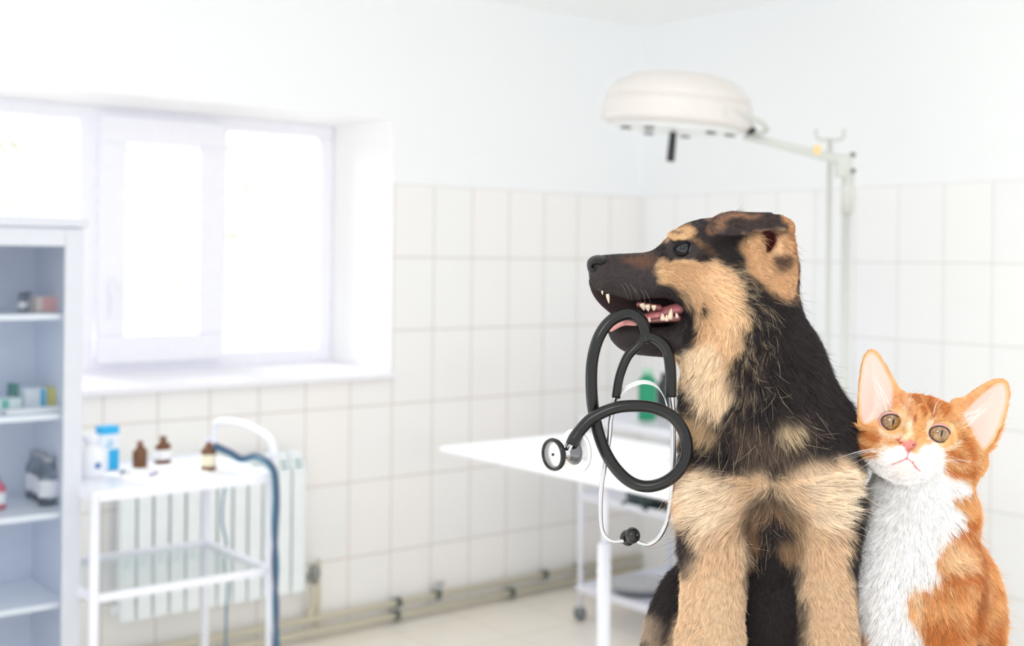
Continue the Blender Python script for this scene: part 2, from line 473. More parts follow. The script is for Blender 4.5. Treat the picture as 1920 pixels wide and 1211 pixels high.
for x0 in (0.0, doorw):
    d = bpy.data.objects.new('door', None)
    mb = MB(); st = .052; zt_ = cz1 - .022; v0, v1 = cd + .001, cd + .022
    mb.box((x0 + .002, v0, .12), (x0 + st, v1, zt_)); mb.box((x0 + doorw - st, v0, .12), (x0 + doorw - .002, v1, zt_))
    mb.box((x0 + st, v0, .12), (x0 + doorw - st, v1, .12 + .06)); mb.box((x0 + st, v0, zt_ - .05), (x0 + doorw - st, v1, zt_))
    dr = mb.build('door', M_cab, cabinet, .002)
    MB().box((x0 + st - .005, v0 + .008, .17), (x0 + doorw - st + .005, v0 + .012, zt_ - .045)).build('glass_pane', M_cabglass, dr)
    hx = x0 + doorw - .03 if x0 == 0.0 else x0 + .03
    MB().box((hx - .006, v1, .85), (hx + .006, v1 + .02, .97)).build('handle', M_steel, dr, .003)
shelf_z = []
for py in (587, 772, 955, 1122):
    z = on_v(108, py, cv1 - .05).z; shelf_z.append(z)
    MB().box((.022, .013, z - .016), (cw - .02, cd - .012, z)).build('shelf', mat('shelf_white', (238, 243, 250), .3), cabinet, .002) if py == 587 else \
    MB().box((.022, .013, z - .016), (cw - .02, cd - .012, z)).build('shelf', bpy.data.materials['shelf_white'], cabinet, .002)

def carton(px, z, v, w, h, d, rgb, label, group=None, stripe=None, cat='box'):
    u = on_v(px, 800, v).x
    t = thing('medicine_box', label, cat, (u, v, z + .001), group)
    MB().box((-w / 2, -d / 2, 0), (w / 2, d / 2, h)).build('carton', mat('carton_print', rgb, .5), t, .001)
    if stripe:
        x, wd_, c = stripe
        MB().box((x - wd_ / 2, d / 2 - .001, .002), (x + wd_ / 2, d / 2 + .0006, h - .002)).build('printed_band', mat('carton_band', c, .5), t)
    return t
G1 = 'medicine boxes in the glazed cabinet'
carton(88, shelf_z[0], .70, .085, .042, .06, (238, 222, 214), 'pale pink medicine box on the top cabinet shelf', G1, (0, .05, (234, 184, 180)))
carton(102, shelf_z[0], .62, .03, .062, .04, (96, 92, 84), 'small dark box behind the pink box on the top shelf', G1)
carton(58, shelf_z[1], .68, .064, .056, .08, (232, 238, 242), 'white medicine box with a blue band on the second shelf', G1, (-.02, .014, (70, 180, 220)))
carton(99, shelf_z[1], .70, .038, .056, .06, (222, 214, 130), 'yellow medicine box at the right end of the second shelf', G1, (0, .02, (200, 190, 90)))
carton(24, shelf_z[1], .64, .02, .066, .05, (90, 150, 140), 'narrow green medicine box on the second shelf', G1)
carton(10, shelf_z[1], .72, .07, .035, .06, (226, 240, 238), 'low white and green medicine box at the left of the second shelf', G1, (.01, .02, (120, 190, 180)))
carton(60, shelf_z[1], .80, .15, .012, .05, (240, 242, 244), 'flat white carton lying at the front of the second shelf', G1)

def bottle(name, base, r, h, body, cap, label, group, lab=None, capcol=None, neck=.35, shoulder=.72, k=None):
    t = thing(name, label, 'bottle', base, group)
    hb = h * shoulder
    MB().lathe([(r * .9, 0), (r, .003), (r, hb * .92), (r * .85, hb), (r * neck * 1.1, h * .86), (r * neck, h * .88), (r * neck, h * .94)], n=24).build('bottle_body', body, t)
    MB().lathe([(r * neck * 1.25, h * .9), (r * neck * 1.3, h * .91), (r * neck * 1.3, h), (r * neck * 1.1, h * 1.005)], n=20).build('cap', cap, t)
    if lab:
        MB().lathe([(r * 1.01, hb * .24), (r * 1.015, hb * .25), (r * 1.015, hb * .72), (r * 1.01, hb * .73)], n=24).build('paper_label', lab, t)
    return t
M_clear = glass('clear_bottle_glass', (.80, .84, .86), .16)
M_lab = mat('white_paper_label', (244, 245, 247), .7)
M_labY = mat('cream_paper_label', (236, 230, 205), .7)
M_amber = mat('amber_glass', (112, 70, 40), .3, coat=.1)
M_greycap = mat('grey_metal_cap', (176, 180, 184), .4, .4)
G2 = 'clear glass bottles on the third cabinet shelf'
for (px, v, txt) in ((90, .74, 'clear glass bottle with white label, front one on the third shelf'),
                     (80, .66, 'clear glass bottle directly behind the front bottle on the third shelf'),
                     (67, .60, 'clear glass bottle rearmost of three on the third shelf')):
    u = on_v(px, 900, v).x
    bottle('glass_bottle', (u, v, shelf_z[2] + .001), .027, .135, M_clear, M_greycap, txt, G2, M_lab, neck=.5)
u = on_v(-6, 900, .72).x
bottle('glass_bottle', (u, .72, shelf_z[2] + .001), .024, .09, mat('pink_bottle', (214, 110, 130), .3), M_greycap, 'small pink bottle cut by the left edge on the third shelf', G2, M_lab)
for (px, v, txt) in ((42, .70, 'tiny clear vial left of the pink box on the top shelf'), (52, .62, 'tiny clear vial touching the pink box on the top shelf')):
    u = on_v(px, 560, v).x
    bottle('vial', (u, v, shelf_z[0] + .001), .013, .052, M_clear, mat('vial_cap', (110, 110, 112), .4), txt, 'vials on the top cabinet shelf', M_lab, neck=.6)

# ---------------------------------------------------------------- white trolley in front of the radiator
tz = .853
fr_ = on_z(507, 884, tz); fl_ = on_z(180, 921, tz)
tv1 = (fr_.y + fl_.y) / 2; tu0 = fr_.x; tu1 = fl_.x
tv0 = tv1 - .44
tr_ = thing('instrument_trolley', 'white two-tier wheeled instrument trolley in front of the radiator', 'trolley', (tu0, tv0, 0))
tw, td = tu1 - tu0, tv1 - tv0
MB().box((-.005, -.005, tz - .028), (tw + .005, td + .005, tz - .008)).build('tray_top', M_whitemetal, tr_, .004)
rim = MB()
for a, b_ in (((-.005, td - .002, tz - .03), (tw + .005, td + .008, tz)), ((-.005, -.008, tz - .03), (tw + .005, .002, tz)), ((-.008, -.005, tz - .03), (.002, td + .005, tz)), ((tw - .002, -.005, tz - .03), (tw + .008, td + .005, tz))): rim.box(a, b_)
rim.build('tray_rim', M_whitemetal, tr_, .002)
for a in (0, tw):
    for b_ in (0, td):
        MB().tube([(a, b_, .06), (a, b_, tz - .01)], .0135, 14).build('leg', M_whitemetal, tr_)
        wh = MB().lathe([(.03, -.012), (.032, 0), (.03, .012)], (a, b_, .033), (1, 0, 0), 18); wh.box((a - .018, b_ - .01, .03), (a + .018, b_ + .01, .066))
        wh.build('castor', mat('castor_grey', (120, 124, 128), .5), tr_)
lz = on_v(186, 1121, tv1).z
for z in (lz, ):
    sh = MB()
    for a, b_ in (((0, 0), (tw, 0)), ((0, td), (tw, td)), ((0, 0), (0, td)), ((tw, 0), (tw, td))):
        sh.box((min(a[0], b_[0]) - .009, min(a[1], b_[1]) - .008, z - .011), (max(a[0], b_[0]) + .008, max(a[1], b_[1]) + .008, z + .011))
    sh.build('lower_rail', M_whitemetal, tr_, .003)
MB().box((.01, .01, z - .004), (tw - .01, td - .01, z + .002)).build('glass_shelf', glass('clear_shelf_glass', (.96, .985, .985), .05), tr_)
# arched handle at the right-hand end
MB().tube(spline([(-.012, .02, tz), (-.018, .02, tz + .07), (-.02, .05, tz + .105), (-.022, td / 2, tz + .115), (-.02, td - .06, tz + .095), (-.016, td - .02, tz + .06), (-.012, td - .02, tz)], 8), .011, 12).build('push_handle', M_whitemetal, tr_)

def on_tray(px, py): return on_z(px, py, tz)
TZ = tz - .0075
def bot(px, py, h, r, label, lab, capm):
    q = on_tray(px, py)
    return bottle('medicine_bottle', (q.x, q.y, TZ), r, h, M_amber, capm, label, 'brown glass bottles on the trolley', lab)
M_redcap = mat('dull_red_cap', (150, 100, 90), .5)
M_violet = mat('pale_violet_cap', (216, 212, 232), .5)
bot(262, 874, .083, .022, 'dark brown glass bottle leftmost on the white trolley', None, M_redcap)
bot(305, 864, .083, .025, 'brown glass bottle with white label in the middle of the trolley', M_lab, mat('brown_cap', (120, 84, 60), .5))
bot(391, 878, .096, .023, 'brown glass bottle with cream label and pale cap near the cables', M_labY, M_violet)
q = on_tray(199, 876)
bx = thing('tall_carton', 'tall blue and white carton standing on the left of the trolley', 'box', (q.x, q.y, TZ)); bx.rotation_euler = (0, 0, PHI + .2)
MB().box((-.028, -.02, 0), (.022, .02, .13)).build('carton', mat('carton_white', (232, 240, 248), .5), bx, .001)
M_bb = mat('bright_blue_print', (40, 176, 232), .5)
MB().box((-.029, -.0215, .108), (.023, .0215, .1305)).build('printed_band', M_bb, bx); MB().box((-.029, -.0215, .002), (.005, .0215, .062)).build('printed_band', M_bb, bx)
mbb = MB().box((-.01, .0212, .07), (.016, .0218, .078)); mbb.box((-.01, .0212, .084), (.010, .0218, .09)); mbb.build('printed_line', mat('pale_blue_print', (150, 200, 230), .5), bx)
q = on_tray(168, 888)
jr = thing('white_jar', 'white plastic jar with a small blue mark beside the tall carton', 'jar', (q.x, q.y, TZ))
MB().lathe([(.036, 0), (.038, .004), (.038, .07), (.03, .084), (.018, .09), (.018, .1)], n=24).build('jar_body', mat('white_plastic', (246, 248, 252), .3), jr)
MB().lathe([(.02, .1), (.021, .102), (.021, .118), (.019, .12)], n=20).build('lid', M_pvc, jr)
MB().lathe([(.009, 0), (.009, .002)], (-.01, .0375, .035), (0, 1, 0), 16).build('printed_mark', mat('blue_mark', (90, 140, 200), .5), jr)
q0, q1 = on_tray(340, 872), on_tray(372, 905)
nb = MB().box((-.15, -.10, 0), (.16, .10, .0025)); nb.box((-.13, -.12, .0025), (.1, .06, .005))
q = on_z(320, 886, TZ)
nap = nb.build('paper_napkin', mat('white_tissue', (252, 252, 253), .8, bump=.3), bevel=.001)
nap.location = world(q.x, q.y, TZ); nap.rotation_euler = (0, 0, PHI + .06); tag(nap, 'folded white tissue spread flat over the trolley top', 'napkin')
for (px, py, rot, rgb, lb) in ((229, 887, 1.0, (60, 90, 130), 'dark blue syringe cap lying at the left of the white tissue'), (287, 890, .7, (150, 130, 190), 'pale violet pen lying on the white tissue')):
    q = on_z(px, py, TZ + .006)
    pn = MB().tube([(-.028, 0, .004), (.02, 0, .004), (.03, 0, .004)], [.0035, .0035, .001], 8).build('pen', mat('pen_plastic', rgb, .4))
    pn.location = world(q.x, q.y, TZ + .005); pn.rotation_euler = (0, 0, PHI + rot); tag(pn, lb, 'pen')
q = on_tray(322, 868)
# blue cables over the right-hand end
M_cable = mat('teal_cable', (48, 116, 144), .45); M_cable2 = mat('grey_blue_cable', (76, 92, 124), .45)
def cable(pts, r, m, label):
    o = MB().tube(spline(pts, 8), r, 8).build('cable', m); tag(o, label, 'cable', 'cables hanging from the trolley'); return o
def A(px, py, v): return world(*on_v(px, py, v))
hv = tv1
cable([A(400, 838, hv - .15), A(430, 850, hv - .12), A(450, 862, hv - .1), A(475, 858, hv - .06), A(500, 868, hv + .01), A(512, 885, hv + .03), A(516, 930, hv + .03), A(514, 990, hv + .03), A(519, 1060, hv + .03), A(516, 1130, hv + .03), A(520, 1230, hv + .03), world(on_v(520, 1230, hv + .03).x, hv + .03, .02)], .0075, M_cable, 'thick teal cable over the trolley end hanging to the floor')
cable([A(402, 832, hv - .14), A(432, 846, hv - .11), A(455, 858, hv - .09), A(480, 852, hv - .05), A(505, 866, hv + .02), A(518, 890, hv + .04), A(521, 940, hv + .04), A(518, 1000, hv + .04), A(513, 1060, hv + .04), A(520, 1140, hv + .04), A(514, 1230, hv + .04), world(on_v(514, 1230, hv + .04).x, hv + .04, .02)], .006, M_cable2, 'grey blue cable twisted round the thick teal one')
cable([A(425, 897, .45), A(418, 940, .45), A(417, 980, .45), A(424, 1020, .45), A(421, 1060, .45), A(427, 1090, .45), A(424, 1160, .45), world(on_v(424, 1160, .45).x, .45, .02)], .0035, M_cable, 'thin teal cable hanging behind the trolley near the radiator')

# ---------------------------------------------------------------- white examination table and rear trolley
ez = .85
c0 = on_z(852, 834, ez); ev1 = on_z(1290, 936, ez)
eu1 = 1.76; eu0 = 1.10; evA = c0.y; evB = 2.35
M_drape = mat('white_table_cover', (244, 246, 255), .55)
et = thing('examination_table', 'white covered examination table behind the stethoscope', 'table', (eu0, evA, 0))
ew, ed = eu1 - eu0, evB - evA
MB().box((0, 0, ez - .018), (ew, ed, ez)).build('table_top', M_drape, et, .006)
MB().box((.09, .18, ez - .034), (ew - .20, ed - .08, ez - .019)).build('under_frame', M_whitemetal, et, .003)
lp = on_v(1132, 1100, evA + .36)
for (a, b_) in ((eu1 - .11 - eu0, 0), (.10, 0), (eu1 - .11 - eu0, 1), (.10, 1)):
    q = on_u(1133, 1050, eu0 + a)
    yv = (q.y - evA) if b_ == 0 and a > .3 else (ed - .15 if b_ else .80)
    MB().tube([(a, yv, .0), (a, yv, .635)], .0195, 16).build('leg', M_whitemetal, et)
    MB().tube([(a, yv, .62), (a, yv, ez - .019)], .009, 12).build('telescopic_tube', M_whitemetal, et)

# rear trolley with two shelves
bq = on_z(1078, 1094, .15)
b0u, b0v = bq.x, bq.y
bt = thing('shelf_trolley', 'white tiered trolley behind the examination table', 'trolley', (b0u - .55, b0v, 0))
BW, BD = .55, 1.0
for z, nm in ((.15, 'lower_shelf'), (.50, 'middle_shelf'), (.84, 'upper_shelf')):
    if z == .50: z = on_v(1150, 935, b0v + .25).z; z = max(.45, min(.6, on_u(1150, 938, b0u).z)); zm = z
    mb = MB().box((0, 0, z - .02), (BW, BD, z - .012))
    for a, b_ in (((0, 0), (BW, .012)), ((0, BD - .012), (BW, BD)), ((0, 0), (.012, BD)), ((BW - .012, 0), (BW, BD))):
        mb.box((a[0], a[1], z - .03), (b_[0], b_[1], z))
    mb.build(nm, M_whitemetal, bt, .003)
for a in (.012, BW - .012):
    for b_ in (.02, BD - .02):
        MB().tube([(a, b_, .04), (a, b_, .83)], .012, 12).build('leg', M_whitemetal, bt)
        MB().lathe([(.028, -.011), (.03, 0), (.028, .011)], (a, b_, .03), (1, 0, 0), 16).build('castor', bpy.data.materials['castor_grey'], bt)
# steel dish on the lower shelf and dark instruments on the middle one
q = on_z(1190, 1106, .15)
ds = MB().lathe([(.05, 0), (.10, .006), (.13, .03), (.14, .034), (.138, .036), (.126, .034), (.095, .011), (.0, .009)], n=40).build('steel_dish', M_steel)
ds.location = world(min(q.x, b0u - .16), q.y, .139); tag(ds, 'shallow steel dish on the lowest shelf of the rear trolley', 'dish')
for (px, py, l, rot, rgb, lb) in ((1188, 930, .15, .4, (70, 84, 88), 'dark grey pouch at the left of the middle shelf'), (1228, 938, .16, -.2, (58, 72, 74), 'dark green folded pouch in the middle shelf tray'), (1258, 945, .09, .6, (88, 100, 104), 'grey instrument roll beside the dog on the middle shelf')):
    q = on_z(px, py, zm + .02)
    pb = MB().tube([(-l / 2, 0, .024), (-l * .3, 0, .034), (l * .3, .006, .036), (l / 2, .01, .024)], [.012, .03, .032, .012], 12)
    pb.box((-l * .4, -.03, 0), (l * .4, .03, .01))
    o = pb.build('instrument_roll', mat('dark_cloth', rgb, .8), bevel=.002); o.scale = (1.25, 1.3, 1.7); o.location = world(min(q.x, b0u - .08), q.y, zm - .011); o.rotation_euler = (0, 0, PHI + rot); tag(o, lb, 'pouch', 'dark instruments on the middle shelf')
# green bottle and dark bottle standing on the table
q = on_z(1213, 788, .84)
gb = thing('green_bottle', 'green disinfectant bottle standing on top of the rear trolley', 'bottle', (q.x, q.y, (.841)))
MB().lathe([(.034, 0), (.037, .005), (.037, .15), (.034, .166), (.018, .182), (.018, .19)], n=28).build('bottle_body', mat('green_plastic', (22, 150, 108), .35), gb)
MB().lathe([(.019, .186), (.02, .188), (.018, .206), (.015, .208)], n=20).build('cap', mat('pale_green_cap', (170, 214, 190), .4), gb)
q = on_z(1246, 780, .84)
db = thing('dark_bottle', 'dark grey bottle close to the right of the green one', 'bottle', (q.x, q.y, (.841)))
MB().lathe([(.032, 0), (.034, .005), (.034, .11), (.03, .135), (.016, .155), (.016, .165)], n=28).build('bottle_body', mat('charcoal_plastic', (52, 58, 60), .4), db)
MB().lathe([(.017, .16), (.018, .162), (.018, .176), (.016, .178)], n=20).build('cap', M_black, db)

# ---------------------------------------------------------------- surgical lamp on its mobile stand
LY = 4.35
lc = P(1268, 226, LY); lr = (1410 - 1126) / 2 * LY / F_PX
M_lamp = mat('warm_white_lamp_shell', (224, 219, 216), .3)
M_lampw = mat('lamp_stand_white', (210, 213, 208), .35)
lp_ = thing('surgical_lamp', 'round white surgical lamp on a stand above the dog', 'lamp', (lc.x, lc.y, 0), frame='world')
hz = lc.z
tilt = Matrix.Rotation(math.radians(4), 3, 'Y') @ Matrix.Rotation(math.radians(2), 3, 'X')
def LZ(v): return tilt @ Vector(v) + Vector((0, 0, hz))
def dome(prof, name, m):
    mb = MB().lathe(prof, n=56); mb.v = [LZ(v) for v in mb.v]; return mb.build(name, m, lp_)
k_ = lr
dome([(k_ * .02, .163), (k_ * .35, .160), (k_ * .62, .148), (k_ * .82, .120), (k_ * .93, .088), (k_ * .955, .064), (k_ * .93, .060)], 'dome', M_lamp)
dome([(k_ * .93, .066), (k_ * .965, .060), (k_ * .985, .05), (k_, .0), (k_ * .99, -.012), (k_ * .93, -.02), (k_ * .5, -.026), (k_ * .1, -.027)], 'lamp_ring', M_lamp)
dome([(k_ * .02, -.026), (k_ * .84, -.020), (k_ * .86, -.030), (k_ * .80, -.036), (k_ * .3, -.040), (0.001, -.041)], 'diffuser', mat('lamp_diffuser', (240, 243, 243), .35))
for a, r in ((200, .72), (230, .62), (310, .62), (335, .74), (70, .6), (120, .6)):
    x, y = math.cos(math.radians(a)) * r * k_, math.sin(math.radians(a)) * r * k_
    mb = MB().lathe([(.018, 0), (.018, .006)], (x, y, -.046), n=16); mb.v = [LZ(v) for v in mb.v]; mb.build('vent_cap', mat('grey_cap', (120, 122, 120), .5), lp_)
hb_ = P(1257, 303, LY) - Vector((lc.x, lc.y, 0)); ht = P(1263, 240, LY) - Vector((lc.x, lc.y, 0))
MB().tube([ht + Vector((0, 0, .03)), ht, ht.lerp(hb_, .15), ht.lerp(hb_, .96), hb_], [.014, .02, .0125, .0145, .012], 18).build('handle', M_black, lp_)
def LP(px, py, Y=LY): return P(px, py, Y) - Vector((lc.x, lc.y, 0))
MB().tube(spline([LP(1335, 205, LY - .2), LP(1370, 206, LY - .2), LP(1405, 220, LY - .14), LP(1432, 232, LY - .06), LP(1438, 243, LY), LP(1425, 250, LY), LP(1400, 246, LY)], 6), .009, 10).build('yoke', M_lampw, lp_)
MB().box((-.02, -.02, -.02), (.02, .02, .02)).shift(LP(1350, 209, LY - .21)).build('yoke_block', M_lampw, lp_, .004)
MB().lathe([(.012, -.02), (.012, .02)], LP(1409, 245, LY - .05), (0, 1, 0), 14).build('pivot_bolt', M_black, lp_)
MB().tube([LP(1395, 255), LP(1440, 266), LP(1560, 296), LP(1590, 301)], [.012, .013, .017, .02], 14).build('arm', M_lampw, lp_)
st = MB().box((-.012, -.019, -.012), (.012, -.0175, .018)).shift(LP(1530, 283)).build('sticker', mat('orange_sticker', (250, 214, 150), .5), lp_)
MB().box((-.03, -.02, -.06), (.028, .02, .02)).shift(LP(1583, 300)).build('pivot_block', M_lampw, lp_, .008)
for py in (291, 321):
    MB().lathe([(.008, -.024), (.008, .024)], LP(1597, py), (0, 1, 0), 12).build('pivot_bolt', mat('dark_bolt', (90, 92, 92), .5), lp_)
b1 = LP(1588, 400); b0 = LP(1590, 320)
MB().tube([b0, b1], .021, 16).build('sleeve', M_lampw, lp_)
bs = LP(1587, 400)
MB().tube([(bs.x, bs.y, .1), (bs.x, bs.y, bs.z + .01)], .0155, 16).build('pole', M_lampw, lp_)
base = MB().lathe([(.05, .09), (.06, .1), (.03, .14)], (bs.x, bs.y, 0), n=20)
for a in range(5):
    an = a * 2 * math.pi / 5 + .3
    base.tube([(bs.x, bs.y, .1), (bs.x + .3 * math.cos(an), bs.y + .3 * math.sin(an), .06)], [.022, .016], 10)
base.build('stand_base', M_lampw, lp_)
for a in range(5):
    an = a * 2 * math.pi / 5 + .3
    MB().lathe([(.028, -.012), (.03, 0), (.028, .012)], (bs.x + .3 * math.cos(an), bs.y + .3 * math.sin(an), .03), (math.cos(an + 1.57), math.sin(an + 1.57), 0), 14).build('castor', bpy.data.materials['castor_grey'], lp_)
# slim drip stand beside it
ip = P(1556, 300, 4.6)
iv = thing('drip_stand', 'slim white drip stand pole left of the lamp pole', 'stand', (ip.x, ip.y, 0), frame='world')
it = P(1556, 262, 4.6).z
MB().tube([(0, 0, .05), (0, 0, it)], .009, 12).build('pole', M_lampw, iv)
MB().tube(spline([(-.05, 0, it + .04), (-.045, 0, it + .005), (0, 0, it), (.045, 0, it + .005), (.05, 0, it + .04)], 6), .006, 8).build('hook', M_lampw, iv)
bb = MB()
for a in range(3):
    an = a * 2.094 + .5; bb.tube([(0, 0, .06), (.2 * math.cos(an), .2 * math.sin(an), .012)], .01, 8)
bb.build('stand_base', M_lampw, iv)

# ---------------------------------------------------------------- steel table the animals sit on
xt = thing('animal_table', 'steel topped table carrying the puppy and the kitten', 'table', (0.45, 1.24, 0), frame='world')
TT = 1.0
MB().box((-.42, -.34, TT - .025), (.42, .32, TT)).build('table_top', M_steel, xt, .006)
for a in (-.38, .38):
    for b_ in (-.3, .28):
        MB().tube([(a, b_, 0), (a, b_, TT - .024)], .016, 12).build('leg', M_whitemetal, xt)
# ---------------------------------------------------------------- sculpting tools for the animals
Y0 = 1.2
SU = Y0 / F_PX            # size of one sculpting unit in metres
RT = np.array(RIGHT); UPV = np.array(UP)

def g2w(g):
    """Sculpting units (across, down, away) to metres of the place."""
    g = np.asarray(g, float)
    return (np.array([0, Y0, CAM_H]) + (g[..., 0:1] - 960) * SU * RT - (g[..., 1:2] - HORIZON) * SU * UPV
            + g[..., 2:3] * SU * np.array([0, 1.0, 0]))

def q(px, py, d=0.0):
    """Where a point measured in the photograph lies when it is d units behind the animals' plane."""
    k = 1 + d * SU / Y0
    return np.array([960 + (px - 960) * k, HORIZON + (py - HORIZON) * k, d])

def hash3(i, j, k, seed):
    h = (i * 374761393 + j * 668265263 + k * 2147483647 + seed * 974711) & 0xFFFFFFFF
    h = ((h ^ (h >> 13)) * 1274126177) & 0xFFFFFFFF
    return ((h ^ (h >> 16)) & 0xFFFF) / 65535.0

def noise(p, scale, seed=0):
    x = np.asarray(p, float) / scale; i = np.floor(x).astype(np.int64); f = x - i; f = f * f * (3 - 2 * f); r = 0
    for a in (0, 1):
        for b in (0, 1):
            for c in (0, 1):
                w = (f[..., 0] if a else 1 - f[..., 0]) * (f[..., 1] if b else 1 - f[..., 1]) * (f[..., 2] if c else 1 - f[..., 2])
                r = r + w * hash3(i[..., 0] + a, i[..., 1] + b, i[..., 2] + c, seed)
    return r * 2 - 1

def poly_sd(poly, X, Z):
    """Signed distance to a polygon, negative inside."""
    P_ = np.asarray(poly, float); X = np.asarray(X, float); Z = np.asarray(Z, float)
    d = np.full(X.shape, 1e18); ins = np.zeros(X.shape, bool)
    for a, b in zip(P_, np.roll(P_, -1, 0)):
        e = b - a; wx = X - a[0]; wz = Z - a[1]
        t = np.clip((wx * e[0] + wz * e[1]) / (e @ e + 1e-9), 0, 1)
        d = np.minimum(d, (wx - e[0] * t) ** 2 + (wz - e[1] * t) ** 2)
        c = ((a[1] <= Z) & (b[1] > Z)) | ((b[1] <= Z) & (a[1] > Z))
        with np.errstate(divide='ignore', invalid='ignore'):
            xi = a[0] + (Z - a[1]) / (b[1] - a[1] + 1e-12) * e[0]
        ins ^= c & (X < xi)
    d = np.sqrt(d); return np.where(ins, -d, d)

def smooth_poly(poly, n=6):
    """Closed Catmull-Rom through polygon corners."""
    P_ = np.asarray(poly, float); m = len(P_); out = []
    for i in range(m):
        p0, p1, p2, p3 = P_[i - 1], P_[i], P_[(i + 1) % m], P_[(i + 2) % m]
        for k in range(n):
            t = k / n
            out.append(0.5 * ((2 * p1) + (p2 - p0) * t + (2 * p0 - 5 * p1 + 4 * p2 - p3) * t * t + (3 * p1 - p0 - 3 * p2 + p3) * t ** 3))
    return np.array(out)

def sst(a, b, x):
    t = np.clip((x - a) / (b - a), 0, 1); return t * t * (3 - 2 * t)

def refd(p, d):
    k = 1 + d * SU / Y0; r = p.copy(); r[:, 0] = 960 + (p[:, 0] - 960) / k; r[:, 1] = HORIZON + (p[:, 1] - HORIZON) / k; return r

class Sculpt:
    def __init__(s, lo, hi, h):
        s.lo = np.array(lo, float); s.h = h
        n = np.ceil((np.array(hi) - s.lo) / h).astype(int) + 1
        s.x = (s.lo[0] + np.arange(n[0]) * h).astype(np.float32)
        s.y = (s.lo[1] + np.arange(n[1]) * h).astype(np.float32)
        s.z = (s.lo[2] + np.arange(n[2]) * h).astype(np.float32)
        s.F = np.full(n, 1e3, np.float32)
    def _win(s, c0, c1, pad):
        a = np.maximum(((np.minimum(c0, c1) - pad - s.lo) / s.h).astype(int), 0)
        b = np.minimum(((np.maximum(c0, c1) + pad - s.lo) / s.h).astype(int) + 2, s.F.shape)
        sl = tuple(slice(i, max(j, i + 1)) for i, j in zip(a, b))
        return sl, s.x[sl[0]][:, None, None], s.y[sl[1]][None, :, None], s.z[sl[2]][None, None, :]
    def _mix(s, sl, f, k, op='add'):
        A = s.F[sl]
        if op == 'add':
            if k <= 0: s.F[sl] = np.minimum(A, f); return
            h = np.maximum(k - np.abs(A - f), 0) / k
            s.F[sl] = np.minimum(A, f) - h * h * k * 0.25
        else:
            f = -f; h = np.maximum(k - np.abs(A - f), 0) / max(k, 1e-6)
            s.F[sl] = np.maximum(A, f) + h * h * k * 0.25
    def cone(s, a, b, ra, rb, k=20, op='add', sq=(1, 1, 1)):
        """Tapered capsule; sq squashes it along the three axes."""
        a = np.array(a, float); b = np.array(b, float); R_ = max(ra, rb); sq = np.array(sq, float)
        sl, X, Y, Z = s._win(a, b, (R_ + k) / sq.min() if sq.min() < 1 else R_ + k)
        d = (b - a); dd = (d * sq) @ (d * sq) + 1e-9
        px, py, pz = (X - a[0]) * sq[0], (Y - a[1]) * sq[1], (Z - a[2]) * sq[2]; e = d * sq
        t = np.clip((px * e[0] + py * e[1] + pz * e[2]) / dd, 0, 1)
        f = np.sqrt((px - e[0] * t) ** 2 + (py - e[1] * t) ** 2 + (pz - e[2] * t) ** 2) - (ra + (rb - ra) * t)
        s._mix(sl, f.astype(np.float32), k, op)
    def ell(s, c, r, k=20, op='add', rot=None):
        """Ellipsoid; rot = (axis, degrees) list."""
        c = np.array(c, float); r = np.array(r, float); Rm = np.eye(3)
        for ax, dg in (rot or []):
            Rm = Rm @ np.array(Matrix.Rotation(math.radians(dg), 3, ax))
        m = r.max() + k; sl, X, Y, Z = s._win(c, c, m)
        p = [X - c[0], Y - c[1], Z - c[2]]
        l = [sum(Rm[j, i] * p[j] for j in range(3)) for i in range(3)]
        k0 = np.sqrt(sum((l[i] / r[i]) ** 2 for i in range(3))); k1 = np.sqrt(sum((l[i] / r[i] ** 2) ** 2 for i in range(3))) + 1e-6
        s._mix(sl, (k0 * (k0 - 1) / k1).astype(np.float32), k, op)
    def puff(s, poly, W, T, d0=0.0, k=12, op='add', pw=2.0, ref=None):
        """Rounded body with this outline in the across/down plane. W, T: half thickness and edge radius (numbers or functions of X, Z)."""
        db = (-100.0 if callable(d0) else d0) if ref is None else ref
        poly = np.array([q(px, py, db)[:2] for px, py in poly]); poly = smooth_poly(poly)
        lo = np.append(poly.min(0), db); hi = np.append(poly.max(0), db)
        Wm = W if np.isscalar(W) else 140
        sl, X, Y, Z = s._win(lo, hi, (115 if callable(d0) else max(Wm, 30)) + k)
        X2 = X[:, :, 0] + 0 * Y[:, :, 0]; Y2 = Y[:, :, 0] + 0 * X[:, :, 0]
        t = -poly_sd(poly, X2, Y2)
        Wv = W if np.isscalar(W) else W(X2, Y2); Tv = T if np.isscalar(T) else T(X2, Y2)
        Wv = Wv + 0 * X2; Tv = Tv + 0 * X2
        a = np.maximum(1 - t / Tv, 0)
        dz = d0(X2, Y2)[:, :, None] if callable(d0) else d0
        qv = ((a ** pw)[:, :, None] + (np.abs(Z - dz) / Wv[:, :, None]) ** pw) ** (1 / pw) - 1
        f = qv * np.minimum(Tv, Wv)[:, :, None]
        s._mix(sl, f.astype(np.float32), k, op)
    def sample(s, p, F=None):
        F = s.F if F is None else F
        x = (np.asarray(p) - s.lo) / s.h; n = np.array(F.shape)
        x = np.clip(x, 0, n - 1.001); i = x.astype(int); f = x - i; r = 0
        for a in (0, 1):
            for b in (0, 1):
                for c in (0, 1):
                    w = (f[..., 0] if a else 1 - f[..., 0]) * (f[..., 1] if b else 1 - f[..., 1]) * (f[..., 2] if c else 1 - f[..., 2])
                    r = r + w * F[i[..., 0] + a, i[..., 1] + b, i[..., 2] + c]
        return r
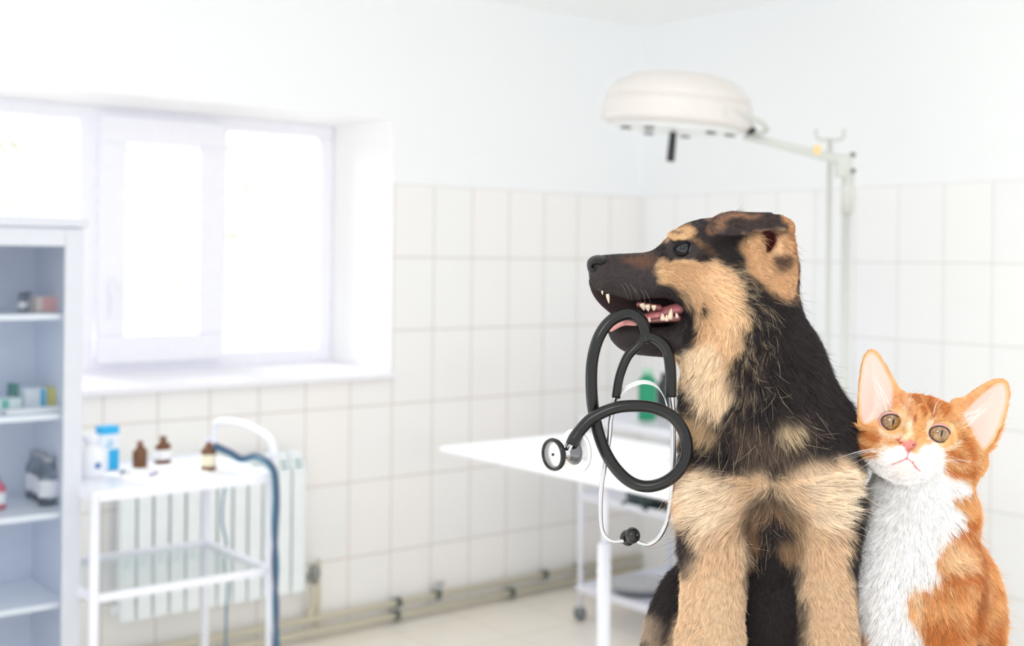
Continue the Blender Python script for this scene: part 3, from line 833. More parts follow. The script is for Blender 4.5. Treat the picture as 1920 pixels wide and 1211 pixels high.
    def grad(s, p, e=None):
        e = e or s.h; g = []
        for a in range(3):
            d = np.zeros(3); d[a] = e; g.append(s.sample(p + d) - s.sample(p - d))
        g = np.stack(g, -1); return g / (np.linalg.norm(g, axis=-1, keepdims=True) + 1e-9)
    def near(s, px, py, level=0.0, d0=-260, d1=200):
        """Depth of the surface met first along the camera's side at a place."""
        ds = np.arange(d0, d1, 1.0); pts = np.array([q(px, py, d) for d in ds])
        v = s.sample(pts); i = np.argmax(v < level); return ds[i] if (v < level).any() else None
    def mesh(s):
        F = s.F; F[:, -1, :] = np.maximum(F[:, -1, :], s.h * .5); S = F < 0; n = np.array(F.shape)
        cnt = sum(S[a:n[0] - 1 + a, b:n[1] - 1 + b, c:n[2] - 1 + c].astype(np.int8) for a in (0, 1) for b in (0, 1) for c in (0, 1))
        act = (cnt > 0) & (cnt < 8); idx = np.full(act.shape, -1, np.int64); cells = np.argwhere(act); idx[act] = np.arange(len(cells))
        acc = np.zeros((len(cells), 3)); num = np.zeros(len(cells))
        co = [(a, b, c) for a in (0, 1) for b in (0, 1) for c in (0, 1)]
        for i in range(8):
            for j in range(i + 1, 8):
                A, B = np.array(co[i]), np.array(co[j])
                if np.abs(A - B).sum() != 1: continue
                fa = F[tuple((cells + A).T)]; fb = F[tuple((cells + B).T)]; m = (fa < 0) != (fb < 0)
                t = np.where(m, fa / np.where(m, fa - fb, 1), 0)[:, None]
                acc += np.where(m[:, None], A + (B - A) * t, 0); num += m
        verts = s.lo + (cells + acc / num[:, None]) * s.h
        quads = []
        for ax in range(3):
            o = [slice(None)] * 3; o1 = [slice(None)] * 3; o[ax] = slice(0, -1); o1[ax] = slice(1, None)
            c = S[tuple(o)] != S[tuple(o1)]
            e = np.argwhere(c); b, d = (ax + 1) % 3, (ax + 2) % 3
            e = e[(e[:, b] > 0) & (e[:, d] > 0) & (e[:, b] < n[b] - 1) & (e[:, d] < n[d] - 1)]
            def at(db, dd):
                k = e.copy(); k[:, b] += db; k[:, d] += dd; return idx[tuple(k.T)]
            Q = np.stack([at(-1, -1), at(0, -1), at(0, 0), at(-1, 0)], 1)
            flip = S[tuple(e.T)]
            Q[~flip] = Q[~flip][:, ::-1]
            quads.append(Q)
        Q = np.concatenate(quads); Q = Q[(Q >= 0).all(1)]
        return verts, Q

def np_mesh(name, verts, quads, m, parent=None, colors=None, origin=None):
    w = g2w(verts)
    if origin is not None: w = w - np.array(origin)
    me = bpy.data.meshes.new(name)
    me.vertices.add(len(w)); me.vertices.foreach_set('co', w.astype(np.float32).ravel())
    k = quads.shape[1]
    me.loops.add(len(quads) * k); me.loops.foreach_set('vertex_index', quads.astype(np.int32).ravel())
    me.polygons.add(len(quads)); me.polygons.foreach_set('loop_start', np.arange(0, len(quads) * k, k, dtype=np.int32))
    try: me.polygons.foreach_set('loop_total', np.full(len(quads), k, np.int32))
    except Exception: pass
    me.update(calc_edges=True); me.validate()
    me.polygons.foreach_set('use_smooth', [True] * len(me.polygons))
    if colors is not None:
        ca = me.color_attributes.new('coat', 'FLOAT_COLOR', 'POINT')
        ca.data.foreach_set('color', np.concatenate([colors, np.ones((len(colors), 1))], 1).astype(np.float32).ravel())
    me.materials.append(m)
    o = bpy.data.objects.new(name, me); C.objects.link(o)
    if parent: o.parent = parent
    return o

def keep_main(verts, quads):
    """Drop stray islands so a body stays one continuous surface."""
    n = len(verts); lab = np.arange(n)
    for _ in range(400):
        m = lab[quads].min(1); new = lab.copy()
        for c in range(quads.shape[1]): np.minimum.at(new, quads[:, c], m)
        new = new[new]
        if (new == lab).all(): break
        lab = new
    v, c = np.unique(lab, return_counts=True); main = v[c.argmax()]
    keep = lab == main; mp = np.cumsum(keep) - 1
    return verts[keep], mp[quads[keep[quads].all(1)]]

def attr_mat(name, attr, rough=0.6, spec=0.25, sheen=0.0, curve=False):
    m = bpy.data.materials.new(name); m.use_nodes = True; nt = m.node_tree; b = nt.nodes['Principled BSDF']
    a = nt.nodes.new('ShaderNodeAttribute'); a.attribute_name = attr
    nz = nt.nodes.new('ShaderNodeTexNoise'); nz.inputs['Scale'].default_value = 400
    mx = nt.nodes.new('ShaderNodeMix'); mx.data_type = 'RGBA'; mx.blend_type = 'MULTIPLY'; mx.inputs[0].default_value = 0.15
    nt.links.new(a.outputs['Color'], mx.inputs[6]); nt.links.new(nz.outputs['Fac'], mx.inputs[7])
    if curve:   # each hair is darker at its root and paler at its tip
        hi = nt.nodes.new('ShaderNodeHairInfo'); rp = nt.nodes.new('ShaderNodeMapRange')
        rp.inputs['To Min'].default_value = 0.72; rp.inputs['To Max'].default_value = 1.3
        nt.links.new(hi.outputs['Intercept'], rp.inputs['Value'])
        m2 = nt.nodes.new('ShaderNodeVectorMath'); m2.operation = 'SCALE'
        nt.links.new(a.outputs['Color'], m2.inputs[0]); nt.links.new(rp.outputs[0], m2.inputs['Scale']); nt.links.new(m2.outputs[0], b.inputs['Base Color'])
    else:
        nt.links.new(mx.outputs[2], b.inputs['Base Color'])
    b.inputs['Roughness'].default_value = rough; b.inputs['Specular IOR Level'].default_value = spec; b.inputs['Sheen Weight'].default_value = sheen
    return m

def grow_fur(name, sc, verts, quads, n, field, color, m, parent, origin, seed=1, r0=0.30, npt=6, clump=0.55, ncl=7000, weight=None, wild=0.04, wildcol=None):
    """Fur as real strands. field(p, nrm) -> (direction, length, lay); color(p) -> rgb. All in sculpting units."""
    R_ = np.random.default_rng(seed)
    tri = np.concatenate([quads[:, [0, 1, 2]], quads[:, [0, 2, 3]]])
    a, b, c = verts[tri[:, 0]], verts[tri[:, 1]], verts[tri[:, 2]]
    ar = np.linalg.norm(np.cross(b - a, c - a), axis=1)
    if weight is not None: ar = ar * weight((a + b + c) / 3)
    cum = np.cumsum(ar); i = np.searchsorted(cum, R_.random(n) * cum[-1]); i = np.minimum(i, len(tri) - 1)
    u, v = R_.random(n), R_.random(n); fl = u + v > 1; u[fl] = 1 - u[fl]; v[fl] = 1 - v[fl]
    p = a[i] + (b - a)[i] * u[:, None] + (c - a)[i] * v[:, None]
    nr = sc.grad(p, 3.0)
    dr, ln, lay = field(p, nr)
    ok = ln > 0.3; p, nr, dr, ln, lay = p[ok], nr[ok], dr[ok], ln[ok], lay[ok]
    n = len(p)
    dr = dr + 0.35 * np.stack([noise(p, 26, 11), noise(p, 26, 12), noise(p, 26, 13)], -1) * np.linalg.norm(dr, axis=1, keepdims=True)
    dr = dr - (dr * nr).sum(1, keepdims=True) * nr
    dr /= np.linalg.norm(dr, axis=1, keepdims=True) + 1e-6
    dr = dr + R_.normal(0, .10, (n, 3))
    ln = ln * (0.65 + 0.55 * R_.random(n))
    wd_ = (R_.random(n) < wild) & (ln > 10)
    dr = dr + wd_[:, None] * R_.normal(0, .38, (n, 3)); ln = np.where(wd_, ln * 1.15, ln); lay = np.where(wd_, np.minimum(lay * 1.1, .9), lay)
    t = np.linspace(0, 1, npt)[None, :, None]
    lay_ = lay[:, None, None]
    # leaves the skin along its normal, then lies down in the grooming direction
    up = nr[:, None, :] * (np.sqrt(t) * (1 - lay_) + 0.10 * t * lay_)
    pts = p[:, None, :] - nr[:, None, :] * 0.4 + ln[:, None, None] * (up + dr[:, None, :] * t * (0.35 + 0.65 * lay_) )
    curl = np.stack([noise(p, 9, 21), noise(p, 9, 22), noise(p, 9, 23)], -1)[:, None, :]
    pts = pts + curl * ln[:, None, None] * (0.16 + .5 * wd_[:, None, None]) * t ** 2
    # tufts
    ci = R_.choice(n, min(ncl, n), replace=False)
    kd = kdtree.KDTree(len(ci))
    for k, j in enumerate(ci): kd.insert(p[j], k)
    kd.balance()
    near = np.array([kd.find(x)[1] for x in p]); cj = ci[near]
    w = clump * (t ** 1.6) * R_.random((n, 1, 1)) ** .6 * (1 - .9 * wd_[:, None, None])
    pts = pts * (1 - w) + (pts[cj] + (p - p[cj])[:, None, :] * 0.25) * w
    col = color(p)
    col = np.clip(col * (0.86 + 0.28 * R_.random((n, 1))) * (1 + 0.12 * noise(p, 5, 31))[:, None], 0, 1)
    if wildcol is not None: col = np.where(wd_[:, None], wildcol(p, col), col)
    W_ = g2w(pts) - np.array(origin)
    hc = bpy.data.hair_curves.new(name)
    hc.add_curves([npt] * n)
    hc.points.foreach_set('position', W_.astype(np.float32).ravel())
    rad = (r0 * SU) * (1 - 0.8 * np.linspace(0, 1, npt) ** 1.5)
    rr = (rad[None, :] * np.ones((n, 1))).astype(np.float32)
    ra = hc.attributes.get('radius') or hc.attributes.new('radius', 'FLOAT', 'POINT')
    ra.data.foreach_set('value', rr.ravel())
    ca = hc.attributes.new('coat', 'FLOAT_COLOR', 'CURVE')
    ca.data.foreach_set('color', np.concatenate([col, np.ones((n, 1))], 1).astype(np.float32).ravel())
    hc.materials.append(m)
    o = bpy.data.objects.new(name, hc); C.objects.link(o); o.parent = parent
    return o

def strands(name, curves, m, parent, origin, r=0.35, npt=12):
    """A few single hairs: whiskers, lashes. curves = lists of points in sculpting units."""
    mb = MB()
    for c in curves:
        c = spline([tuple(x) for x in c], 5)
        pts = [Vector(g2w(np.array(x))) - Vector(origin) for x in c]
        k = len(pts); mb.tube(pts, [r * SU * (1 - .85 * i / (k - 1)) for i in range(k)], 5)
    return mb.build(name, m, parent)

def ball(name, c, r, m, parent, origin, sq=(1, 1, 1), rot=None):
    """A small rounded part: centre and radii in sculpting units."""
    mb = MB(); n1, n2 = 20, 28
    Rm = Matrix.Identity(3)
    for ax, dg in (rot or []): Rm = Rm @ Matrix.Rotation(math.radians(dg), 3, ax)
    vs = []; fs = []
    for i in range(n1 + 1):
        th = math.pi * i / n1
        for j in range(n2):
            ph = 2 * math.pi * j / n2
            v = Rm @ Vector((math.sin(th) * math.cos(ph) * r * sq[0], math.sin(th) * math.sin(ph) * r * sq[1], math.cos(th) * r * sq[2]))
            vs.append(Vector(g2w(np.array(c) + np.array(v))) - Vector(origin))
    for i in range(n1):
        for j in range(n2):
            fs.append((i * n2 + j, i * n2 + (j + 1) % n2, (i + 1) * n2 + (j + 1) % n2, (i + 1) * n2 + j))
    mb.add(vs, fs, True); return mb.build(name, m, parent)

def paint(base, layers, p, warp=8.0, seed=40):
    """Coat colours: layers of (outline, colour, softness, test) painted over a base colour."""
    wx = noise(p, 22, seed) * warp + noise(p, 8, seed + 1) * warp * .5; wz = noise(p, 22, seed + 2) * warp + noise(p, 8, seed + 3) * warp * .5
    X = p[:, 0] + wx; Z = p[:, 1] + wz
    col = np.tile(np.asarray(base, float), (len(p), 1))
    for poly, c, soft, test in layers:
        sd = poly_sd(smooth_poly(poly, 4), X, Z); a = sst(soft, -soft, sd)
        if test is not None: a = a * test(p)
        col = col * (1 - a[:, None]) + np.asarray(lin(c)) * a[:, None]
    return col
NF_DOG, NF_CAT = 230000, 170000
# ---------------------------------------------------------------- the puppy
TBL = TT
def table_gz(d=0):      # where the table top lies, in sculpting units at depth d
    return HORIZON + (CAM_H - TT) / SU
GZ = table_gz()

dg = Sculpt((1084, 370, -230), (1660, GZ + 1, 330), 3.0)
# trunk
dg.ell(q(1442, 925, 5), (148, 120, 118), 30)
dg.ell(q(1450, 1110, 60), (132, 210, 140), 40)
dg.ell((1455, 1290, 130), (150, 150, 150), 40)
# neck
dg.cone(q(1402, 590, 10), q(1440, 850, 5), 92, 138, 30)
dg.ell(q(1535, 840, 20), (62, 110, 90), 40)
dg.ell(q(1345, 830, 0), (50, 120, 75), 40)
dg.ell(q(1490, 720, 20), (50, 100, 70), 40)
# shoulders and forelegs
dg.ell(q(1350, 930, -55), (66, 80, 66), 30)
dg.ell(q(1538, 930, -55), (64, 90, 66), 30)
dg.cone(q(1346, 960, -70), q(1332, 1200, -95), 58, 52, 24)
dg.cone(q(1332, 1200, -95), (1322, GZ - 60, -100), 52, 44, 20)
dg.cone(q(1543, 960, -70), q(1552, 1200, -95), 54, 46, 24)
dg.cone(q(1552, 1200, -95), (1552, GZ - 60, -100), 46, 42, 20)
for x in (1322, 1552):
    dg.ell((x, GZ - 28, -125), (48, 30, 62), 14)
    for t in (-30, -10, 10, 30): dg.ell((x + t, GZ - 20, -172 + abs(t) * .4), (13, 20, 20), 6)
# haunches and hind feet
dg.ell((1318, 1300, 60), (108, 235, 105), 30)
dg.ell((1550, 1310, 90), (52, 120, 105), 30)
for x in (1245, 1574):
    dg.cone((x, GZ - 40, 60), (x - 8, GZ - 26, -60), 34, 26, 14)
    for t in (-16, 0, 16): dg.ell((x - 8 + t, GZ - 18, -88), (11, 17, 18), 6)
dg.cone((1470, GZ - 26, 260), (1330, GZ - 20, 250), 24, 9, 14)   # tail lying behind

# head: skull and upper jaw
H = [(1103, 500), (1108, 486), (1122, 480), (1150, 477), (1190, 475), (1216, 472), (1238, 461), (1258, 440), (1282, 422), (1320, 411), (1370, 408), (1430, 415),
     (1474, 440), (1488, 490), (1484, 550), (1450, 610), (1390, 650), (1330, 660), (1296, 630), (1286, 590), (1268, 566), (1240, 563),
     (1205, 565), (1180, 562), (1150, 552), (1124, 546), (1108, 530)]
def headW(X, Z): return np.interp(X, [1100, 1125, 1170, 1215, 1250, 1300, 1350, 1420, 1490], [24, 34, 41, 50, 66, 92, 102, 100, 84])
def headT(X, Z): return np.interp(X, [1100, 1130, 1180, 1230, 1290, 1350, 1500], [26, 36, 44, 52, 72, 95, 100])
dg.puff(H, headW, headT, 0.0, 14, pw=2.2)
# lower jaw
J = [(1283, 585), (1296, 640), (1300, 668), (1268, 668), (1245, 668), (1205, 666), (1170, 658), (1148, 640), (1139, 618), (1142, 606), (1160, 603), (1190, 606), (1225, 611), (1258, 607)]
dg.puff(J, lambda X, Z: np.interp(X, [1140, 1170, 1230, 1300], [20, 32, 44, 80]), lambda X, Z: np.interp(X, [1140, 1180, 1250, 1300], [20, 28, 32, 60]), 4.0, 10, pw=2.3)
# cheek behind the corner of the mouth and the throat
dg.ell(q(1322, 640, 0), (48, 60, 82), 26)
dg.ell(q(1345, 720, -10), (58, 85, 70), 30)
# far upper lip hanging down behind the open mouth
dg.puff([(1107, 520), (1150, 540), (1220, 556), (1270, 560), (1270, 612), (1215, 618), (1180, 606), (1150, 592), (1124, 570), (1108, 545)], 7, 12, 30.0, 8)
# inside of the mouth, open on the near side
dg.puff([(1118, 549), (1150, 556), (1187, 568), (1215, 564), (1255, 562), (1278, 578), (1283, 593), (1272, 605), (1240, 609), (1215, 607), (1175, 603), (1150, 598), (1130, 572)], 62, 14, -40.0, 5, 'cut', pw=4)
# brow ridge, eye socket
dg.ell(q(1278, 442, -50), (26, 12, 16), 14)
eye_d = dg.near(1281, 467)
dg.ell(q(1281, 467, eye_d - 1), (19, 13, 8), 5, 'cut')
# nostril pad is a part of its own; seat for it
# near ear: upright base, folded forward tip
earN = [(1386, 462), (1400, 432), (1430, 418), (1466, 412), (1480, 424), (1488, 455), (1491, 500), (1486, 545), (1472, 566), (1430, 545), (1400, 510)]
dg.puff(earN, 34, 28, -80.0, 20)
dg.ell(q(1442, 458, -122), (15, 24, 26), 8, 'cut', rot=[('Z', 24)])
dg.cone(q(1470, 436, -106), q(1464, 540, -104), 14, 13, 14)
dg.cone(q(1412, 450, -104), q(1425, 520, -106), 12, 10, 14)
dg.puff([(1329, 430), (1334, 412), (1352, 400), (1378, 396), (1410, 402), (1446, 404), (1468, 411), (1478, 424), (1466, 434), (1440, 432), (1415, 436), (1380, 441), (1348, 441)], 7, 10,
        lambda X, Z: -112 + (X - 1400) * -0.06 + (Z - 415) * -0.75, 3, ref=-112)
dg.cone(q(1462, 416, -104), q(1474, 426, -98), 11, 14, 12)
dg.cone(q(1372, 410, -102), q(1440, 412, -104), 9, 12, 8)
# far ear
dg.puff([(1345, 428), (1350, 404), (1385, 399), (1440, 408), (1470, 420), (1465, 445), (1420, 440), (1380, 438)], 8, 9, 84.0, 14)
dv, dq = dg.mesh(); dv, dq = keep_main(dv, dq)

BLACK = lin((52, 45, 46)); dogO = g2w(np.array([1440, GZ, 30]))
front = lambda p: sst(150, 60, p[:, 2])
front2 = lambda p: sst(0, -25, p[:, 2])
near_ = lambda p: sst(-60, -80, p[:, 2])
TAN, CREAM, RUST, BRN = (230, 200, 164), (244, 224, 194), (100, 70, 56), (120, 88, 66)
DOGL = [
    # far and near cheek
    ([(1245, 492), (1275, 482), (1312, 480), (1350, 492), (1378, 515), (1392, 560), (1398, 610), (1388, 650), (1372, 700), (1370, 750), (1345, 775), (1318, 755), (1300, 715), (1278, 672), (1302, 655), (1312, 620), (1308, 590), (1296, 566), (1274, 545), (1250, 525)], (222, 186, 146), 9, None),
    ([(1312, 645), (1345, 640), (1372, 700), (1368, 755), (1340, 772), (1318, 750), (1296, 705), (1280, 672)], CREAM, 12, None),
    ([(1330, 500), (1365, 508), (1385, 545), (1392, 610), (1375, 660), (1345, 640), (1338, 570), (1318, 530)], (244, 214, 174), 14, None),
    ([(1232, 500), (1262, 488), (1300, 484), (1290, 510), (1262, 530), (1240, 528)], (212, 174, 132), 9, None),
    ([(1236, 458), (1258, 436), (1284, 422), (1302, 424), (1304, 440), (1286, 448), (1262, 456)], (212, 172, 128), 6, None),
    ([(1298, 446), (1316, 456), (1322, 480), (1306, 476), (1296, 462)], (150, 112, 80), 7, None),
    ([(1180, 478), (1215, 476), (1232, 486), (1215, 498), (1185, 492)], RUST, 10, None),
    ([(1248, 456), (1272, 448), (1300, 452), (1314, 468), (1330, 484), (1318, 488), (1300, 482), (1275, 484), (1246, 490), (1238, 476)], (50, 42, 42), 5, None),
    # ear
    ([(1386, 462), (1402, 440), (1432, 436), (1480, 440), (1494, 470), (1498, 520), (1490, 552), (1462, 560), (1428, 542), (1404, 512), (1388, 485)], (214, 172, 130), 8, None),
    ([(1470, 405), (1494, 425), (1500, 500), (1490, 520), (1478, 460)], (176, 128, 88), 8, None),
    ([(1446, 480), (1470, 482), (1468, 505), (1448, 505)], (96, 70, 56), 10, None),
    ([(1330, 428), (1340, 404), (1375, 397), (1420, 402), (1408, 418), (1372, 424), (1345, 432)], (140, 104, 82), 8, None),
    ([(1355, 418), (1400, 410), (1455, 408), (1462, 420), (1420, 428), (1370, 434)], (62, 50, 46), 7, None),
    ([(1458, 403), (1488, 414), (1490, 428), (1470, 430)], (190, 140, 98), 6, None),
    ([(1424, 440), (1448, 436), (1456, 452), (1440, 474), (1428, 470)], (70, 22, 24), 4, near_),
    # pale flecks low on the neck
    ([(1292, 775), (1325, 770), (1345, 800), (1335, 825), (1300, 815)], (206, 178, 140), 14, front),
    ([(1385, 790), (1440, 800), (1480, 770), (1500, 800), (1450, 850), (1400, 850)], (104, 88, 78), 26, front),
    ([(1452, 790), (1480, 778), (1492, 800), (1468, 815)], (216, 194, 160), 10, front),
    # chest band and forelegs
    ([(1272, 885), (1310, 872), (1360, 884), (1400, 866), (1440, 880), (1480, 852), (1530, 842), (1575, 852), (1608, 880), (1612, 950), (1590, 985), (1572, 1020), (1590, 1090), (1604, 1200), (1600, GZ + 30),
      (1502, GZ + 30), (1504, 1150), (1498, 1060), (1492, 1000), (1474, 945), (1440, 908), (1404, 938), (1386, 985), (1384, 1060), (1392, 1150), (1396, GZ + 30), (1268, GZ + 30), (1268, 1120), (1292, 1060), (1308, 1010), (1288, 975), (1270, 950)], (228, 200, 166), 12, front2),
    ([(1280, 890), (1330, 885), (1380, 900), (1370, 960), (1330, 985), (1290, 950)], (242, 226, 202), 20, front2),
    ([(1480, 870), (1560, 860), (1600, 885), (1595, 940), (1550, 975), (1500, 950)], (242, 226, 202), 20, front2),
    ([(1400, 950), (1440, 920), (1475, 950), (1462, 965), (1440, 945), (1414, 968)], (140, 112, 86), 10, front),
    ([(1478, 945), (1500, 990), (1490, 1040), (1476, 985)], (168, 136, 102), 10, front),
    ([(1300, 1100), (1370, 1100), (1375, GZ), (1300, GZ)], (230, 205, 172), 26, front2),
    ([(1395, 985), (1420, 960), (1418, 1030), (1398, 1060)], (136, 104, 76), 12, front),
    ([(1462, 990), (1490, 1010), (1490, 1050), (1466, 1030)], (170, 138, 104), 12, front),
    ([(1215, 1185), (1250, 1195), (1248, 1240), (1215, 1235)], (176, 156, 136), 16, None),
    ([(1582, 930), (1612, 920), (1612, 1100), (1590, 1080), (1575, 1010)], (44, 38, 38), 10, None),
    ([(1313, 570), (1325, 573), (1324, 587), (1313, 585)], (40, 32, 30), 4, None),
]
DOGL = [([tuple(q(a, b, -85)[:2]) for a, b in pl], c, s_, t_) for pl, c, s_, t_ in DOGL]
KR = 1 - 85 * SU / Y0
def refp(p):
    r = p.copy(); r[:, 0] = 960 + (p[:, 0] - 960) / KR; r[:, 1] = HORIZON + (p[:, 1] - HORIZON) / KR; return r
def dog_color(p):
    c = paint(BLACK, DOGL, p, 7.0); p = refp(p)
    # grizzled grey where the black neck meets the cheek
    g = sst(40, 10, np.abs(poly_sd(np.array([(1390, 520), (1405, 600), (1395, 690), (1372, 760)] + [(1393, 690), (1402, 600), (1388, 520)]), p[:, 0], p[:, 1])))
    fl = (noise(p, 6, 61) > .25) * g * .55
    c = c * (1 - fl[:, None]) + lin((196, 174, 142)) * fl[:, None]
    # inside of the mouth
    mo = (poly_sd([(1116, 545), (1150, 555), (1187, 567), (1215, 563), (1260, 561), (1284, 578), (1287, 594), (1272, 606), (1215, 608), (1150, 600), (1122, 575)], p[:, 0], p[:, 1]) < 1) & (p[:, 2] > -30)
    c = np.where(mo[:, None], lin((44, 26, 28)) + 0 * c, c)
    lip = sst(8, 2, np.abs(poly_sd([(1150, 603), (1215, 609), (1258, 609), (1283, 596), (1284, 580)] + [(1280, 582), (1279, 594), (1256, 605), (1215, 605), (1150, 600)], p[:, 0], p[:, 1]))) * (p[:, 2] < 0)
    return c * (1 - .6 * lip[:, None]) + lin((96, 70, 74)) * .6 * lip[:, None]

def dog_field(p, nr):
    x, z, d = refp(p).T
    n = len(p)
    head = sst(640, 560, z + (x - 1300) * .15) * sst(1520, 1480, x)
    # grooming: back from the nose on the head, down on neck and trunk
    dh = np.stack([np.ones(n), sst(1230, 1330, x) * .35 + .05, 0 * x], -1)
    dn = np.stack([np.clip((x - 1400) / 220, -.5, .5), np.ones(n), 0 * x], -1)
    dr = dh * head[:, None] + dn * (1 - head[:, None])
    out = sst(860, 900, z) * sst(1010, 960, z)
    dr = dr * (1 - out[:, None]) + np.stack([np.clip((x - 1440) / 70, -1, 1), .35 - .9 * sst(920, 870, z), 0 * x], -1) * out[:, None]
    brow = sst(470, 455, z) * sst(1235, 1250, x) * sst(1330, 1300, x)
    dr[:, 1] -= brow * .7
    muz = sst(1265, 1225, x) * (z < 700)
    ln = 16 + 0 * x
    ln = np.where(z > 640, 16 + 22 * sst(640, 760, z), ln)
    cheek = sst(1260, 1350, x) * sst(450, 560, z) * (z < 720); ln = ln + cheek * 8
    leg = sst(985, 1080, z); ln = ln * (1 - leg) + 17 * leg
    belly = sst(985, 1030, z) * sst(30, 60, d); ln = ln * (1 - belly) + 20 * belly
    ln = ln * (1 - muz) + 3.2 * muz
    skull = sst(470, 440, z) * (x < 1400); ln = ln * (1 - skull) + 5.5 * skull
    ear = (sst(1325, 1335, x) * sst(445, 438, z) * (d < -80)) > .5; ln = np.where(ear, 5.0, ln)
    earb = (x > 1385) & (z < 560) & (z > 438) & (d < -60); ln = np.where(earb, 13, ln)
    eye = np.hypot((x - E_[0] + 1) / 1.25, z - E_[1]); ln = np.where(eye < 17, 0, np.where(eye < 24, 2.0, ln))
    nose = np.hypot(x - 1115, z - 497); ln = np.where(nose < 22, 0, ln)
    mouth = (poly_sd([(1114, 545), (1150, 553), (1187, 566), (1215, 561), (1260, 559), (1288, 576), (1291, 596), (1274, 611), (1215, 612), (1145, 604), (1120, 575)], x, z) < 0)
    ln = np.where(mouth, 0, ln)
    lip = (poly_sd([(1110, 540), (1290, 560), (1296, 600), (1270, 625), (1140, 612)], x, z) < 0) & ~mouth; ln = np.where(lip & (x < 1270), 2.0, ln)
    jaw = (x < 1285) & (z > 600) & (z < 690); ln = np.where(jaw, np.minimum(ln, 4.5), ln)
    inner = (np.hypot((x - 1440) / .8, z - 462) < 22) & (d < -95); ln = np.where(inner, 2, ln)
    lay = np.full(n, .62); lay = np.where(muz > .5, .85, lay); lay = np.where(head > .5, .74, lay)
    return dr, ln, lay
def dog_wild(p, c):
    r = refp(p); m = ((r[:, 1] > 480) & (r[:, 0] > 1360) & (r[:, 0] < 1460) & (r[:, 1] < 760)) | ((r[:, 1] > 760) & (r[:, 1] < 1040) & (r[:, 0] > 1300) & (r[:, 0] < 1520)) & (r[:, 2] < 40)
    return np.where(m[:, None], lin((196, 176, 146)) + 0 * c, c * 1.3)
E_ = (1281, 467)
dog = thing('puppy', 'black and tan shepherd puppy sitting in profile with open mouth', 'dog', tuple(dogO), frame='world')
M_dogskin = attr_mat('puppy_coat_skin', 'coat', .6)
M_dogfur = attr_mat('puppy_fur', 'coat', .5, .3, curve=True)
body = np_mesh('body', dv, dq, M_dogskin, dog, dog_color(dv), dogO)
def vis_w(c): return np.where(c[:, 2] < 70, 1.0, 0.35) * np.where(c[:, 1] > 1260, .3, 1.0)
fur = grow_fur('fur', dg, dv, dq, NF_DOG, dog_field, dog_color, M_dogfur, dog, dogO, seed=3, r0=.24, weight=vis_w, ncl=9000, wild=.035, wildcol=dog_wild)
# eye
M_eye = mat('dark_grey_iris', (36, 36, 42), .06); M_pup = mat('pupil_black', (6, 6, 7), .05)
ec = q(1282, 467, eye_d + 15)
eb = ball('eye', ec, 19.5, M_eye, dog, dogO)
eb['label'] = 'glossy dark grey eye'
ball('pupil', ec + np.array([-2.5, -1.5, -11.3]), 9, M_pup, eb, dogO, (1, 1, .93))
eb_mat = mat('eyelid_black', (12, 10, 11), .55, spec=.25)
ball('sclera', ec + np.array([2.2, .8, .6]), 19.2, mat('bluish_eye_white', (170, 178, 188), .15), eb, dogO)
ring = []
for k in range(40):
    a = k / 40 * 2 * math.pi; x, z = 1282 + 18.0 * math.cos(a), 466.5 + 12.0 * math.sin(a) * (1 if math.sin(a) < 0 else .85) + 3 * math.cos(a) * -.3
    g = q(x, z, eye_d + 1); g[2] = eye_d + 15 - math.sqrt(max(19.5 ** 2 - (x - 1282) ** 2 - (z - 467) ** 2, 0)) - .5
    ring.append(Vector(g2w(g)) - Vector(dogO))
ring.append(ring[0]); MB().tube(ring, 3.1 * SU, 10, False).build('eyelid', eb_mat, eb)
# nose leather
ns = Sculpt((1085, 465, -50), (1160, 535, 50), 1.0)
ns.ell(q(1122, 493, -2), (21, 15, 33), 6); ns.ell(q(1113, 503, -2), (11, 12, 24), 8)
ns.ell(q(1117, 498, -27), (8, 4, 12), 2, 'cut', rot=[('Z', -18)]); ns.ell(q(1130, 497, -31), (10, 2.6, 9), 2, 'cut', rot=[('Z', -24)])
ns.ell(q(1118, 499, 22), (8, 3.4, 9), 2, 'cut', rot=[('Z', -18)])
nv, nq = ns.mesh(); nob = np_mesh('nose', nv, nq, mat('nose_leather', (14, 14, 15), .42, spec=.35, bump=.6, scale=900), dog, None, dogO)
# tongue, gums and teeth
M_tongue = mat('wet_pink_tongue', (186, 112, 114), .35, coat=.2, scale=300); M_tooth = mat('ivory_tooth', (228, 208, 186), .3)
tg = Sculpt((1140, 560, -60), (1290, 625, 40), 1.5)
tg.cone(q(1270, 580, -6), q(1232, 592, -8), 15, 14, 8, sq=(1, 1.2, .7)); tg.cone(q(1232, 592, -8), q(1180, 603, -6), 13, 9, 8, sq=(1, 1.3, .6))
v_, q_ = tg.mesh(); np_mesh('tongue', v_, q_, M_tongue, dog, None, dogO)
tp = Sculpt((1130, 575, -70), (1200, 640, 10), 1.0)
tp.cone(q(1173, 592, -30), q(1166, 602, -34), 3, 6.5, 3); tp.cone(q(1166, 604, -32), q(1146, 618, -28), 7, 4, 4, sq=(1, 1, .8)); tp.cone(q(1168, 604, -32), q(1192, 608, -34), 6, 3, 4)
v_, q_ = tp.mesh(); np_mesh('lower_gum', v_, q_, mat('pale_pink_gum', (238, 170, 168), .25, coat=.5), dog, None, dogO)
gm = Sculpt((1190, 555, -60), (1290, 620, 10), 1.0)
gm.cone(q(1198, 571, -26), q(1236, 577, -30), 5, 6, 4); gm.cone(q(1222, 602, -32), q(1272, 597, -36), 4, 6, 4)
v_, q_ = gm.mesh(); np_mesh('gum', v_, q_, mat('dark_red_gum', (118, 64, 64), .35, coat=.2), dog, None, dogO)
